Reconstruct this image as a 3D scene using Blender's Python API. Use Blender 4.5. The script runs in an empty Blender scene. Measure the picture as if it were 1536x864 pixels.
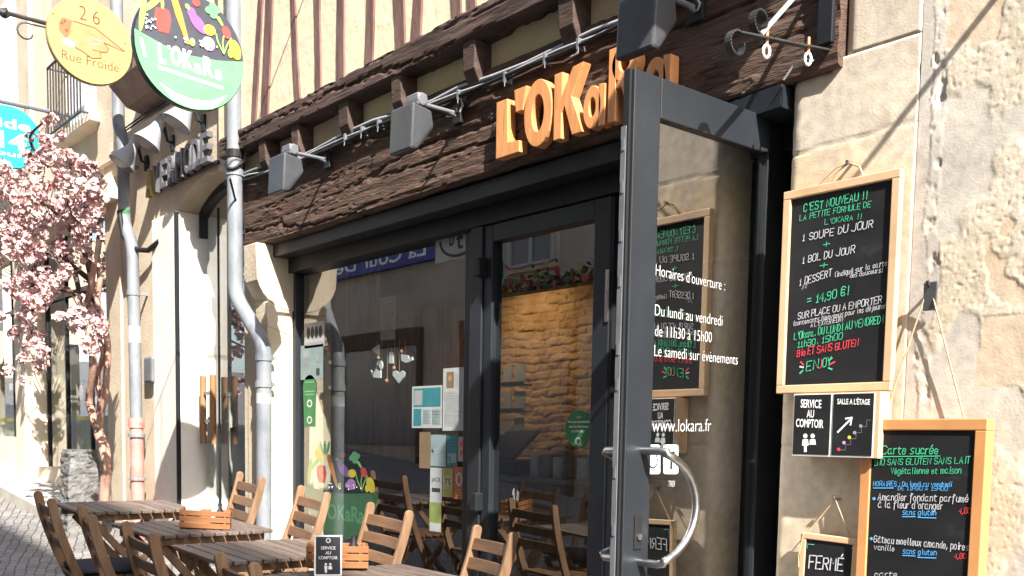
import bpy, bmesh, math, random
import numpy as np
from mathutils import Vector, Matrix, noise
random.seed(7)
S = bpy.context.scene
COL = S.collection

# ------------------------------------------------------------------ camera, sky, sun, exposure
F_PX, CX, CY = 1500.0, 768.0, 785.0
_l = np.array([-1268., CY-640, -F_PX]); _d = np.array([-318., -18300., -F_PX])
_l /= np.linalg.norm(_l); _d -= _l*(_d@_l); _d /= np.linalg.norm(_d)
_Xc, _Zc = -_l, -_d
_Yc = np.cross(_Zc, _Xc)
_R = np.stack([_Xc, _Yc, _Zc], 1).T           # camera axes in the world
CAM = np.array([0, -3.2, 1.3])
cam_data = bpy.data.cameras.new('camera'); cam = bpy.data.objects.new('camera', cam_data); COL.objects.link(cam)
_m = Matrix([list(r) for r in _R]).to_4x4(); _m.translation = Vector(CAM)
cam.matrix_world = _m
cam_data.sensor_fit = 'HORIZONTAL'; cam_data.sensor_width = 36; cam_data.lens = 36*F_PX/1536
cam_data.shift_y = (CY-432)/1536
cam_data.clip_start = 0.05; cam_data.clip_end = 500
S.camera = cam

SUN = Vector((2.7, -1.0, 2.5)).normalized()     # towards the sun
W = bpy.data.worlds.new('World'); S.world = W; W.use_nodes = True
wn = W.node_tree.nodes; wn.clear()
wo = wn.new('ShaderNodeOutputWorld'); wb = wn.new('ShaderNodeBackground'); sky = wn.new('ShaderNodeTexSky')
sky.sky_type = 'NISHITA'; sky.sun_disc = False
sky.sun_elevation = math.asin(SUN.z); sky.sun_rotation = math.atan2(SUN.x, SUN.y)
sky.dust_density = 2.0
W.node_tree.links.new(sky.outputs[0], wb.inputs[0]); wb.inputs[1].default_value = 0.15
W.node_tree.links.new(wb.outputs[0], wo.inputs[0])
sd = bpy.data.lights.new('sun', 'SUN'); sd.energy = 4.6; sd.angle = math.radians(0.5); sd.color = (1, .945, .86)
so = bpy.data.objects.new('sun', sd); COL.objects.link(so)
so.rotation_euler = SUN.to_track_quat('Z', 'Y').to_euler(); so.location = (10, -6, 12)
S.view_settings.view_transform = 'Standard'; S.view_settings.look = 'None'
S.view_settings.gamma = 1; S.view_settings.use_curve_mapping = False
S.view_settings.exposure = 1.8

# ------------------------------------------------------------------ measuring helpers
def ray(x, y): return _R @ np.array([(x-CX)/F_PX, -(y-CY)/F_PX, -1.])
def PY(x, y, Y=0.0):
    r = ray(x, y); return Vector(CAM + r*((Y-CAM[1])/r[1]))
def PX(x, y, X):
    r = ray(x, y); return Vector(CAM + r*((X-CAM[0])/r[0]))
def PZ(x, y, Z):
    r = ray(x, y); return Vector(CAM + r*((Z-CAM[2])/r[2]))
def ground(x, y=-1.0):
    t = -x-3.65
    h = 0.0 if t <= -.6 else .048*(t+.6)**2/2.4 if t < .6 else .048*t
    if x < -6.2: h += .045*(-6.2-x)*min(1, (-6.2-x)/1.5)
    w = max(0, min(1, (y+1.0)/.7))
    if t > 0: h += .02*w*min(t, 3)
    return h-.035*max(0, min(1, (-1.1-y)/.4))
def fbm(p, o=4, lac=2.1, g=.5):
    a, s = 1.0, 0.0; p = Vector(p)
    for _ in range(o):
        s += a*noise.noise(p); p = p*lac; a *= g
    return s

# ------------------------------------------------------------------ materials
MATS = {}
def new_mat(name):
    m = bpy.data.materials.new(name); m.use_nodes = True
    MATS[name] = m
    return m, m.node_tree.nodes, m.node_tree.links, m.node_tree.nodes['Principled BSDF']
def surf(name, cols, scale=4.0, stretch=(1, 1, 1), rough=.7, bump=0.0, bscale=None, detail=8, metallic=0.0,
         spread=(.3, .7), jitter=0.0, spec=.3):
    """colour mixed between the given base colours by noise, with optional relief"""
    m, n, l, b = new_mat(name)
    tc = n.new('ShaderNodeTexCoord'); mp = n.new('ShaderNodeMapping'); mp.inputs['Scale'].default_value = stretch
    l.new(tc.outputs['Object'], mp.inputs[0])
    vec = mp.outputs[0]
    if jitter:
        oi = n.new('ShaderNodeObjectInfo'); ad = n.new('ShaderNodeVectorMath'); ad.operation = 'MULTIPLY_ADD'
        cb = n.new('ShaderNodeCombineXYZ')
        for k in range(3): l.new(oi.outputs['Random'], cb.inputs[k])
        ad.inputs[1].default_value = (37, 53, 71); l.new(cb.outputs[0], ad.inputs[0]); l.new(mp.outputs[0], ad.inputs[2])
        vec = ad.outputs[0]
    nz = n.new('ShaderNodeTexNoise'); nz.inputs['Scale'].default_value = scale; nz.inputs['Detail'].default_value = detail
    nz.inputs['Roughness'].default_value = .62
    l.new(vec, nz.inputs['Vector'])
    cr = n.new('ShaderNodeValToRGB'); el = cr.color_ramp.elements
    k = len(cols)
    for i, c in enumerate(cols):
        pos = spread[0] + (spread[1]-spread[0])*i/max(1, k-1)
        e = el[i] if i < 2 else el.new(pos)
        e.position = pos; e.color = (*c, 1)
    l.new(nz.outputs['Fac'], cr.inputs[0])
    out = cr.outputs[0]
    if jitter:
        hs = n.new('ShaderNodeHueSaturation'); mr = n.new('ShaderNodeMapRange')
        mr.inputs['To Min'].default_value = 1-jitter; mr.inputs['To Max'].default_value = 1+jitter
        l.new(oi.outputs['Random'], mr.inputs['Value']); l.new(mr.outputs[0], hs.inputs['Value']); l.new(out, hs.inputs['Color'])
        out = hs.outputs[0]
    l.new(out, b.inputs['Base Color'])
    b.inputs['Roughness'].default_value = rough; b.inputs['Metallic'].default_value = metallic
    b.inputs['Specular IOR Level'].default_value = spec
    if bump:
        n2 = n.new('ShaderNodeTexNoise'); n2.inputs['Scale'].default_value = bscale or scale*4; n2.inputs['Detail'].default_value = 8
        l.new(vec, n2.inputs['Vector'])
        bp = n.new('ShaderNodeBump'); bp.inputs['Strength'].default_value = 1; bp.inputs['Distance'].default_value = bump
        l.new(n2.outputs['Fac'], bp.inputs['Height']); l.new(bp.outputs[0], b.inputs['Normal'])
    return m
def plain(name, c, rough=.6, metallic=0.0, spec=.3):
    k = tuple(min(1, x*1.12+.002) for x in c); d = tuple(x*.88 for x in c)
    return surf(name, [d, k], scale=14, rough=rough, metallic=metallic, spec=spec)
def glass_mat(name, ior=1.9, tint=(1, 1, 1)):
    m, n, l, b = new_mat(name)
    n.remove(b); o = n['Material Output']
    fr = n.new('ShaderNodeFresnel'); ge = n.new('ShaderNodeNewGeometry'); mr = n.new('ShaderNodeMapRange')   # same reflectance from either side of the pane
    mr.inputs['To Min'].default_value = ior; mr.inputs['To Max'].default_value = 1/ior
    l.new(ge.outputs['Backfacing'], mr.inputs['Value']); l.new(mr.outputs[0], fr.inputs[0])
    tr = n.new('ShaderNodeBsdfTransparent'); tr.inputs[0].default_value = (*tint, 1)
    gl = n.new('ShaderNodeBsdfGlossy'); gl.inputs['Roughness'].default_value = 0.0
    mx = n.new('ShaderNodeMixShader')
    l.new(fr.outputs[0], mx.inputs[0]); l.new(tr.outputs[0], mx.inputs[1]); l.new(gl.outputs[0], mx.inputs[2]); l.new(mx.outputs[0], o.inputs[0])
    return m
GLASS = glass_mat('window_glass', 3.0, (.82, .86, .86))
DOORGLASS = glass_mat('door_glass', 4.8, (.7, .73, .73))
STONE = surf('pale_limestone', [(.36, .29, .21), (.48, .395, .29), (.54, .46, .36), (.42, .36, .30)], 2.2, rough=.9, bump=.004, bscale=40)
STONE_W = surf('warm_limestone', [(.46, .375, .265), (.55, .465, .35), (.58, .51, .41)], 3, rough=.9, bump=.004, bscale=36)
PALEWALL = surf('cream_painted_wall', [(.55, .47, .36), (.64, .56, .44), (.7, .63, .52)], 1.6, rough=.9, bump=.003, bscale=30)
CREAM = surf('cream_plaster', [(.60, .50, .34), (.70, .61, .44), (.66, .57, .40), (.73, .66, .50)], 2.5, rough=.92, bump=.005, bscale=18)
INFILL = surf('ochre_plaster', [(.55, .45, .27), (.66, .56, .36)], 4, rough=.9, bump=.004, bscale=22)
WOODBEAM = surf('weathered_dark_oak', [(.026, .018, .014), (.06, .038, .029), (.10, .058, .042), (.075, .054, .043), (.24, .17, .115)], 3.4, (1, 2.5, 6), .8, bump=.007, bscale=22, spread=(.30, .74))
OAKBEAM = surf('brown_painted_oak', [(.035, .023, .018), (.068, .044, .036), (.10, .064, .052)], 4, (1, 3, 5), .8, bump=.004, bscale=18)
STUDWOOD = surf('reddish_stud_oak', [(.07, .035, .03), (.15, .085, .075), (.2, .13, .115)], 4, (4, 4, .8), .85, bump=.003, bscale=20)
METAL = surf('anthracite_metal', [(.012, .015, .0195), (.016, .0195, .0245), (.026, .029, .033)], 3.5, spread=(.3, .85), rough=.42, spec=.36)
METALD = surf('dark_anthracite_metal', [(.009, .0105, .0125), (.013, .015, .018)], 6, rough=.5, spec=.3)
STEEL = surf('brushed_steel', [(.42, .42, .42), (.6, .6, .6)], 8, (1, 1, 9), .3, metallic=1.0)
ZINC = surf('pale_zinc_pipe', [(.10, .115, .135), (.16, .175, .197), (.20, .215, .235), (.135, .145, .155)], 6, (1, 1, .5), .5, spec=.4)
REDPIPE = surf('faded_red_pipe', [(.5, .16, .14), (.62, .27, .24)], 8, rough=.6)
LETTERGREY = surf('grey_letter_metal', [(.09, .09, .1), (.15, .15, .16)], 9, rough=.5)
HEADGREY = surf('dark_grey_lamp_head', [(.04, .043, .05), (.06, .063, .07)], 9, rough=.45, spec=.4)
LAMPGREY = surf('grey_lamp_metal', [(.10, .105, .12), (.15, .155, .17)], 9, rough=.5, spec=.4)
LAMPGLASS = plain('frosted_lamp_lens', (.12, .13, .15), .25, spec=.6)
BLACK = plain('black_rubber', (.012, .012, .013), .6)
IRON = surf('wrought_iron', [(.03, .03, .032), (.07, .068, .066)], 20, rough=.5, metallic=.4)
CABLE = plain('grey_cable', (.3, .31, .33), .5)
PINE = surf('oiled_pine_letter', [(.40, .16, .055), (.64, .30, .12), (.53, .22, .075), (.68, .38, .18)], 4, (9, 9, .6), .55, spec=.35)
FRAMEPINE = surf('pale_pine_frame', [(.46, .30, .17), (.56, .385, .235), (.5, .335, .2)], 4, (1, 4, 1), .6)
FRAMEORANGE = surf('orange_pine_frame', [(.44, .20, .075), (.54, .27, .11)], 4, (1, 4, 1), .5)
SLATE = surf('chalkboard_black', [(.007, .008, .010), (.010, .011, .013), (.014, .015, .017), (.040, .041, .044)], 4.5, (1, 1, 1.6), rough=.65, spec=.2, spread=(.3, .8))
CHAIRW = surf('oiled_acacia_chair', [(.13, .074, .041), (.205, .122, .07), (.26, .168, .105)], 3, (6, 6, 1.0), .55, jitter=.18, bump=.0008, bscale=30)
CHAIRX = surf('oiled_acacia_slat', [(.10, .053, .03), (.15, .082, .046), (.2, .115, .066)], 3, (1, 6, 6), .55, jitter=.18, bump=.0008, bscale=30)
TABLEW = surf('weathered_table_slats', [(.08, .058, .047), (.125, .095, .08), (.18, .145, .12)], 4, (1, 12, 6), .5, jitter=.15, bump=.0008, bscale=30)
CRATEW = surf('stained_crate_wood', [(.17, .07, .025), (.26, .115, .045)], 5, (1, 5, 8), .55)
CUSHION = surf('charcoal_cushion', [(.018, .019, .023), (.032, .033, .038)], 30, rough=.9, bump=.001, bscale=300)
GRANITE = surf('grey_granite', [(.07, .068, .066), (.13, .127, .124), (.2, .195, .19)], 14, rough=.9, bump=.012, bscale=22)
WHITE = plain('white_vinyl', (.78, .8, .8), .5)
WHITEDIM = plain('worn_white_print', (.5, .5, .5), .6)
CH_W = plain('chalk_white', (.5, .5, .53), .8); CH_G = plain('chalk_green', (.05, .46, .24), .8); CH_R = plain('chalk_red', (.72, .05, .07), .8)
CH_B = plain('chalk_blue', (.09, .40, .80), .8)
ROPE = surf('sisal_string', [(.4, .27, .15), (.55, .4, .25)], 60, rough=.9)
BARK = surf('pinkish_bark', [(.20, .115, .085), (.33, .2, .155), (.4, .27, .21)], 6, (4, 4, 1), .9, bump=.006, bscale=25)
BARKD = surf('dark_twig_bark', [(.05, .032, .028), (.11, .07, .06)], 8, rough=.9)
PETAL = surf('pink_blossom', [(.50, .28, .275), (.57, .385, .375), (.62, .48, .465)], 9, rough=.8, spec=.1)
BROWNWALL = surf('grey_brown_house_wall', [(.27, .235, .20), (.37, .33, .28), (.44, .395, .34)], 1.4, rough=.95, bump=.01, bscale=12)
BOARDS = surf('dark_wall_boards', [(.05, .033, .022), (.11, .075, .05), (.15, .105, .07)], 2.2, (6, 6, .7), .7, bump=.002, bscale=20)
BLUEWALL = plain('navy_panel', (.012, .016, .03), .6)
FLOORIN = plain('dark_floor', (.05, .045, .04), .6)
INWALL = plain('interior_plaster', (.2, .17, .13), .9)
def colour(name, c, rough=.55): return plain(name, c, rough)
GREEN = colour('leaf_green_print', (.035, .17, .06)); GREENL = colour('light_green_print', (.12, .36, .16)); NAVY = colour('night_navy_print', (.045, .048, .062))
ORANGE = colour('carrot_orange', (.75, .27, .05)); RED = colour('pepper_red', (.68, .06, .05)); PURPLE = colour('aubergine_purple', (.22, .09, .33)); LILAC = colour('onion_lilac', (.5, .26, .6))
YELLOW = colour('lemon_yellow', (.75, .62, .05)); LEAF = colour('leaf_lime', (.25, .55, .10)); SIGNY = colour('sign_butter_yellow', (.33, .255, .10)); BROWNINK = colour('brown_ink', (.11, .045, .018))
SKIN = colour('drawn_hand_peach', (.33, .195, .085)); CYAN = colour('cyan_sign', (.01, .27, .33)); PAPER = colour('paper_white', (.36, .385, .385)); PAPERC = colour('paper_pale_teal', (.2, .275, .285))
TEAL = colour('teal_print', (.03, .17, .20)); KRAFT = colour('kraft_paper', (.17, .12, .075)); INK = colour('black_ink', (.03, .03, .035)); POSTO = colour('poster_orange', (.36, .11, .05)); POSTY = colour('poster_yellow', (.36, .32, .11))
LIMEP = colour('lime_paper', (.2, .24, .07)); GREY = colour('grey_print', (.28, .29, .3)); MINT = colour('mint_icon', (.55, .72, .70)); NAVYSIGN = colour('navy_shop_sign', (.03, .04, .22)); BRASS = surf('bronze_wood_handle', [(.25, .13, .06), (.36, .2, .1)], 6, rough=.4)

# ------------------------------------------------------------------ mesh builder
class MB:
    def __init__(s): s.v = []; s.f = []; s.m = []
    def add(s, vs, fs, mi=0):
        o = len(s.v); s.v += [tuple(v) for v in vs]; s.f += [tuple(i+o for i in f) for f in fs]; s.m += [mi]*len(fs); return s
    def box(s, x0, x1, y0, y1, z0, z1, mi=0):
        return s.add([(x, y, z) for x in (x0, x1) for y in (y0, y1) for z in (z0, z1)],
                     [(0, 1, 3, 2), (4, 6, 7, 5), (0, 4, 5, 1), (2, 3, 7, 6), (0, 2, 6, 4), (1, 5, 7, 3)], mi)
    def obox(s, c, ax, ay, az, mi=0):
        c = Vector(c); ax, ay, az = Vector(ax), Vector(ay), Vector(az)
        vs = [c+ax*i+ay*j+az*k for i in (-1, 1) for j in (-1, 1) for k in (-1, 1)]
        return s.add(vs, [(0, 1, 3, 2), (4, 6, 7, 5), (0, 4, 5, 1), (2, 3, 7, 6), (0, 2, 6, 4), (1, 5, 7, 3)], mi)
    def bar(s, a, b, w, d, up=(0, 0, 1), mi=0):
        a, b = Vector(a), Vector(b); t = (b-a).normalized(); u = Vector(up); u = (u-t*u.dot(t)).normalized(); r = t.cross(u)
        return s.obox((a+b)/2, t*((b-a).length/2), r*(w/2), u*(d/2), mi)
    def tube(s, pts, r, n=10, mi=0, cap=True):
        pts = [Vector(p) for p in pts]; k = len(pts); rr = r if isinstance(r, (list, tuple)) else [r]*k
        t0 = (pts[1]-pts[0]).normalized(); u = t0.orthogonal().normalized(); vs = []; fs = []
        for i, p in enumerate(pts):
            t = (pts[min(i+1, k-1)]-pts[max(i-1, 0)]).normalized(); u = (u-t*u.dot(t)).normalized(); w = t.cross(u)
            vs += [p+(u*math.cos(a)+w*math.sin(a))*rr[i] for a in [2*math.pi*j/n for j in range(n)]]
        for i in range(k-1):
            for j in range(n): fs.append((i*n+j, i*n+(j+1) % n, (i+1)*n+(j+1) % n, (i+1)*n+j))
        if cap: fs += [tuple(range(n-1, -1, -1)), tuple((k-1)*n+j for j in range(n))]
        return s.add(vs, fs, mi)
    def prism(s, poly, fn, d0, d1, mi=0):
        """poly in 2D, fn(a, b, depth) -> point"""
        n = len(poly)
        return s.add([fn(a, b, d0) for a, b in poly]+[fn(a, b, d1) for a, b in poly],
                     [tuple(range(n)), tuple(range(2*n-1, n-1, -1))]+[(i, i+n, (i+1) % n+n, (i+1) % n) for i in range(n)], mi)
    def build(s, name, mats, parent=None, smooth=False, bevel=0.0):
        me = bpy.data.meshes.new(name); me.from_pydata(s.v, [], s.f)
        mats = mats if isinstance(mats, (list, tuple)) else [mats]
        for m in mats: me.materials.append(m)
        me.polygons.foreach_set('material_index', s.m)
        bm = bmesh.new(); bm.from_mesh(me); bmesh.ops.recalc_face_normals(bm, faces=bm.faces)
        if smooth:
            for fc in bm.faces:
                if len(fc.verts) > 4:
                    for ed in fc.edges: ed.smooth = False
        bm.to_mesh(me); bm.free()
        if smooth: me.polygons.foreach_set('use_smooth', [True]*len(me.polygons))
        o = bpy.data.objects.new(name, me); COL.objects.link(o)
        if parent is not None: adopt(o, parent)
        if bevel:
            b = o.modifiers.new('bevel', 'BEVEL'); b.width = bevel; b.segments = 2; b.limit_method = 'ANGLE'; b.angle_limit = math.radians(40)
        return o
def world_of(o):
    m = o.matrix_basis.copy()
    p = o.parent
    if p: m = world_of(p) @ o.matrix_parent_inverse @ m
    return m
def adopt(o, parent):
    o.parent = parent; o.matrix_parent_inverse = world_of(parent).inverted()
def tag(o, label, cat, group=None):
    o['label'] = label; o['category'] = cat
    if group: o['group'] = group
    return o
def thing(name, label, cat, loc=(0, 0, 0), group=None):
    o = bpy.data.objects.new(name, None); COL.objects.link(o); o.location = loc; o.empty_display_size = .1
    return tag(o, label, cat, group)
def structure(o): o['kind'] = 'structure'; return o
def copy_tree(root):
    r = root.copy(); COL.objects.link(r)
    for ch in root.children:
        c = ch.copy(); COL.objects.link(c); c.parent = r
        for g in ch.children:
            d = g.copy(); COL.objects.link(d); d.parent = c
    return r

# ------------------------------------------------------------------ hand lettering (strokes) and printed lettering
def _g(t): return [[(int(p[0]) if p[0].isdigit() else -1, {'a': -1, 'b': -2}.get(p[1], None) if not p[1].isdigit() else int(p[1])) for p in st.split()] for st in t.split(';')]
_O = "10 01 05 16 36 45 41 30 10"
GL = {k: _g(v) for k, v in {
 'A': "00 26 40;12 32", 'B': "00 06 36 45 44 33 03;33 42 41 30 00", 'C': "45 36 16 05 01 10 30 41", 'D': "00 06 26 44 42 20 00", 'E': "46 06 00 40;03 33",
 'F': "46 06 00;03 33", 'G': "45 36 16 05 01 10 30 41 43 23", 'H': "00 06;40 46;03 43", 'I': "20 26", 'J': "46 41 30 10 01", 'K': "00 06;46 03 40", 'L': "06 00 40",
 'M': "00 06 23 46 40", 'N': "00 06 40 46", 'O': _O, 'P': "00 06 36 45 44 33 03", 'Q': _O+";22 40", 'R': "00 06 36 45 44 33 03;23 40",
 'S': "45 36 16 05 04 13 33 42 41 30 10 01", 'T': "06 46;26 20", 'U': "06 01 10 30 41 46", 'V': "06 20 46", 'W': "06 10 23 30 46", 'X': "06 40;00 46", 'Y': "06 23 46;23 20", 'Z': "06 46 00 40",
 'a': "34 14 03 01 10 20 31 34 31 40", 'b': "06 00 20 31 33 24 04", 'c': "33 24 14 03 01 10 20 31", 'd': "36 30 10 01 03 14 34", 'e': "02 32 33 24 14 03 01 10 20 31",
 'f': "35 26 16 15 1b;04 24", 'g': "34 14 03 01 10 30;34 3a 2b 1b 0a", 'h': "06 00;03 14 24 33 30", 'i': "14 10;15 16", 'j': "24 2a 1b 0b;25 26", 'k': "06 00;34 02 30", 'l': "16 11 20",
 'm': "00 04;03 14 23 20;23 34 43 40", 'n': "00 04;03 14 24 33 30", 'o': "10 01 03 14 24 33 31 20 10", 'p': "0b 04;03 14 24 33 31 20 00", 'q': "34 14 03 01 10 30;34 3b", 'r': "00 04;03 14 24",
 's': "34 14 03 12 22 31 20 00", 't': "15 11 20 30;04 34", 'u': "04 01 10 20 31;34 30", 'v': "04 20 44", 'w': "04 10 22 30 44", 'x': "04 30;00 34", 'y': "04 20;34 20 0b", 'z': "04 34 00 30",
 '0': _O, '1': "14 26 20;10 30", '2': "05 16 36 45 44 00 40", '3': "05 16 36 45 44 33 42 41 30 10 01;13 33", '4': "30 36 02 42", '5': "46 06 03 33 42 41 30 00", '6': "45 36 16 05 01 10 30 41 42 33 03",
 '7': "06 46 10", '8': "13 04 05 16 36 45 44 33 13 02 01 10 30 41 42 33", '9': "43 13 04 05 16 36 45 41 30 10", '!': "26 22;21 20", '.': "10 11", ',': "11 0a", ':': "13 14;10 11", "'": "26 24",
 '(': "26 14 12 20", ')': "16 24 22 10", '+': "21 25;03 43", '=': "02 42;04 44", '-': "03 33", '€': "45 36 16 05 01 10 30 41;02 32;04 34", '/': "00 46", '*': "11 33;13 31;02 42", '²': "03 04 12"}.items()}
ACC = {'é': ('e', "15 26"), 'è': ('e', "16 25"), 'à': ('a', "16 25"), 'â': ('a', "15 26 35"), 'É': ('E', "27 38"), 'ê': ('e', "15 26 35")}
for k, (b, a) in ACC.items(): GL[k] = GL[b]+_g(a)
def adv(c):
    if c == ' ': return 3.0
    g = GL.get(c, GL['-']); return max(p[0] for st in g for p in st)+1.5
_lay = [0]
def ribbon(mb, pts, w, nrm, mi):
    """flat mitred strip through 3D points lying in a plane with normal nrm"""
    _lay[0] = (_lay[0]+1) % 9
    off = nrm*(0.00012*_lay[0]); n = len(pts); vs = []
    for i, p in enumerate(pts):
        t = (pts[min(i+1, n-1)]-pts[max(i-1, 0)])
        if t.length < 1e-9: t = Vector((1, 0, 0))
        sd_ = nrm.cross(t.normalized())
        e = Vector((0, 0, 0))
        if i == 0: e = -t.normalized()*w*.4
        if i == n-1: e = t.normalized()*w*.4
        vs += [p+sd_*w/2+off+e, p-sd_*w/2+off+e]
    mb.add(vs, [(2*i, 2*i+1, 2*i+3, 2*i+2) for i in range(n-1)], mi)
def scribble(mb, txt, A, B, hpx, at, nrm, mi, weight=.17, jit=.25, hgt=None):
    """handwritten text from pixel A to pixel B (baseline) on the plane that at() measures"""
    a, b = at(*A), at(*B); up = at(A[0], A[1]-hpx)-a
    nrm = Vector(nrm).normalized()
    U = b-a; V = Vector((0, 0, up.length)); tot = sum(adv(c) for c in txt)-1.5
    ux = U/tot; vy = V/6; x = 0.0; w = V.length*weight
    for c in txt:
        if c != ' ':
            jx, jy = random.uniform(-jit, jit), random.uniform(-jit, jit)*.8; sc = random.uniform(.93, 1.08)
            for st in GL.get(c, GL['-']):
                P = [(px*sc+jx+py*.09+random.uniform(-1, 1)*.12, py*sc+jy+random.uniform(-1, 1)*.12) for px, py in st]
                ribbon(mb, [a+ux*(x+p[0])+vy*p[1]+nrm*.0006 for p in P], w, nrm, mi)
        x += adv(c)
_fc = {}
def glyph_mesh(txt, bold=0.0):
    key = (txt, bold)
    if key in _fc: return _fc[key]
    cu = bpy.data.curves.new('lettering', 'FONT'); cu.body = txt; cu.size = 1; cu.dimensions = '2D'; cu.fill_mode = 'FRONT'; cu.offset = bold; cu.resolution_u = 3
    o = bpy.data.objects.new('lettering', cu); COL.objects.link(o); bpy.context.view_layer.update()
    me = bpy.data.meshes.new_from_object(o.evaluated_get(bpy.context.evaluated_depsgraph_get()))
    v = [tuple(p.co) for p in me.vertices]; f = [tuple(p.vertices) for p in me.polygons]
    bpy.data.objects.remove(o); bpy.data.curves.remove(cu); bpy.data.meshes.remove(me)
    xs = [p[0] for p in v]; x0, x1 = min(xs), max(xs)
    v = [((p[0]-x0)/(x1-x0), p[1]/.7) for p in v]
    _fc[key] = (v, f); return v, f
def printed(mb, txt, a, U, V, nrm, mi, bold=.0, lift=.0008):
    """printed text: baseline start a, full-width vector U, cap-height vector V"""
    v, f = glyph_mesh(txt, bold); a = Vector(a); nrm = Vector(nrm)
    mb.add([a+U*x+V*y+nrm*lift for x, y in v], f, mi)
def printed_px(mb, txt, A, B, hpx, at, nrm, mi, bold=0.0, lift=.0008):
    a, b = at(*A), at(*B); up = at(A[0], A[1]-hpx)-a
    printed(mb, txt, a, b-a, Vector((0, 0, up.length)), nrm, mi, bold, lift)
class Art:
    """flat printed artwork on a plane, each shape on its own thin layer"""
    def __init__(s, O, U, V, N, lift=.0008): s.O, s.U, s.V, s.N = Vector(O), Vector(U), Vector(V), Vector(N); s.mb = MB(); s.mats = []; s.k = 0; s.lift = lift
    def mi(s, m):
        if m not in s.mats: s.mats.append(m)
        return s.mats.index(m)
    def poly(s, pts, m):
        s.k += 1; d = s.N*(s.lift+.00016*s.k)
        s.mb.add([s.O+s.U*a+s.V*b+d for a, b in pts], [tuple(range(len(pts)))], s.mi(m))
    def ell(s, x, y, rx, ry, m, rot=0.0, n=20):
        c, q = math.cos(rot), math.sin(rot)
        s.poly([(x+rx*math.cos(t)*c-ry*math.sin(t)*q, y+rx*math.cos(t)*q+ry*math.sin(t)*c) for t in [2*math.pi*i/n for i in range(n)]], m)
    def line(s, pts, w, m):
        s.k += 1; nn = s.N.normalized()
        ribbon(s.mb, [s.O+s.U*a+s.V*b+nn*(s.lift+.00016*s.k) for a, b in pts], w*s.U.length, nn, s.mi(m))
    def text(s, t, x, y, w, h, m, bold=0.0):
        s.k += 1; printed(s.mb, t, s.O+s.U*x+s.V*y, s.U*w, s.V*h, s.N.normalized(), s.mi(m), bold, s.lift+.00016*s.k)
    def build(s, name, parent): return s.mb.build(name, s.mats, parent)
def vegetables(a, top=True):
    """bowl-of-vegetables artwork in unit coordinates (-1..1)"""
    a.ell(-.84, .42, .05, .33, LEAF, -.15); a.ell(-.68, .6, .05, .22, LEAF, -.8)
    for x, y, r in ((-.62, .82, .3), (-.5, .8, -.3), (-.55, .92, 0)): a.ell(x, y, .055, .12, YELLOW, r)
    a.poly([(-.62, .55), (-.5, .6), (-.38, .56), (-.35, .4), (-.4, .18), (-.57, .18), (-.64, .38)], RED); a.ell(-.5, .65, .03, .08, LEAF)
    for t in (-.35, -.05, .25): a.ell(-.38+t*.3, .98, .035, .16, GREENL, -t)
    a.poly([(-.36, .82), (-.25, .84), (-.16, .6), (-.02, .1), (-.08, .1), (-.28, .55)], ORANGE)
    a.ell(.02, .64, .08, .1, PURPLE, .3); a.ell(.13, .5, .2, .1, PURPLE, -.75); a.ell(-.06, .73, .05, .04, LEAF, -.8)
    a.ell(.1, .84, .07, .065, RED); a.ell(.34, .44, .11, .09, YELLOW, .2); a.ell(.32, .2, .12, .12, LILAC); a.ell(.2, .17, .04, .06, LILAC)
    for x, y in ((.33, .78), (.42, .72), (.48, .82), (.4, .86)): a.ell(x, y, .075, .06, GREENL, .5)
    a.poly([(.45, .7), (.52, .72), (.6, .6), (.57, .56)], LEAF); a.ell(.65, .48, .075, .11, RED, .4)
    for t in (-.5, 0, .5): a.line([(.6, .1), (.58+t*.18, .28), (.6+t*.28, .4)], .025, LEAF)
    a.ell(.82, .22, .1, .17, YELLOW, .3); a.ell(.73, .14, .05, .08, YELLOW); a.ell(.02, .15, .05, .07, LEAF)
    for i in range(34):
        x = random.uniform(-.8, -.6) if i < 18 else random.uniform(-.3, .6); y = random.uniform(.17, .4) if i < 18 else random.uniform(.08, .2)
        a.ell(x, y, .016, .016, WHITE, n=6)
def bevelled_slab(name, x0, x1, y0, y1, z0, z1, m, parent, bevel=.003):
    return MB().box(x0, x1, y0, y1, z0, z1).build(name, m, parent, bevel=bevel)

# ------------------------------------------------------------------ displaced surfaces
def relief(x0, x1, z0, z1, y, step, fn, back=.25, cfn=None):
    nx = max(2, int((x1-x0)/step)+1); nz = max(2, int((z1-z0)/step)+1)
    vs, fs, cs = [], [], []
    for j in range(nz):
        for i in range(nx):
            x = x0+(x1-x0)*i/(nx-1); z = z0+(z1-z0)*j/(nz-1)
            vs.append((x, y-fn(x, z), z))
            if cfn: cs.append(cfn(x, z))
    for j in range(nz-1):
        for i in range(nx-1): a = j*nx+i; fs.append((a, a+1, a+nx+1, a+nx))
    mb = MB().add(vs, fs)
    border = [i for i in range(nx)]+[j*nx+nx-1 for j in range(1, nz)]+[(nz-1)*nx+i for i in range(nx-2, -1, -1)]+[j*nx for j in range(nz-2, 0, -1)]
    o = len(mb.v); mb.v += [(vs[b][0], y+back, vs[b][2]) for b in border]; k = len(border)
    for i in range(k): mb.f.append((border[i], o+i, o+(i+1) % k, border[(i+1) % k])); mb.m.append(0)
    mb.f.append(tuple(o+i for i in range(k-1, -1, -1))); mb.m.append(0)
    return mb, cs+([cs[b] for b in border] if cfn else [])
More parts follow.
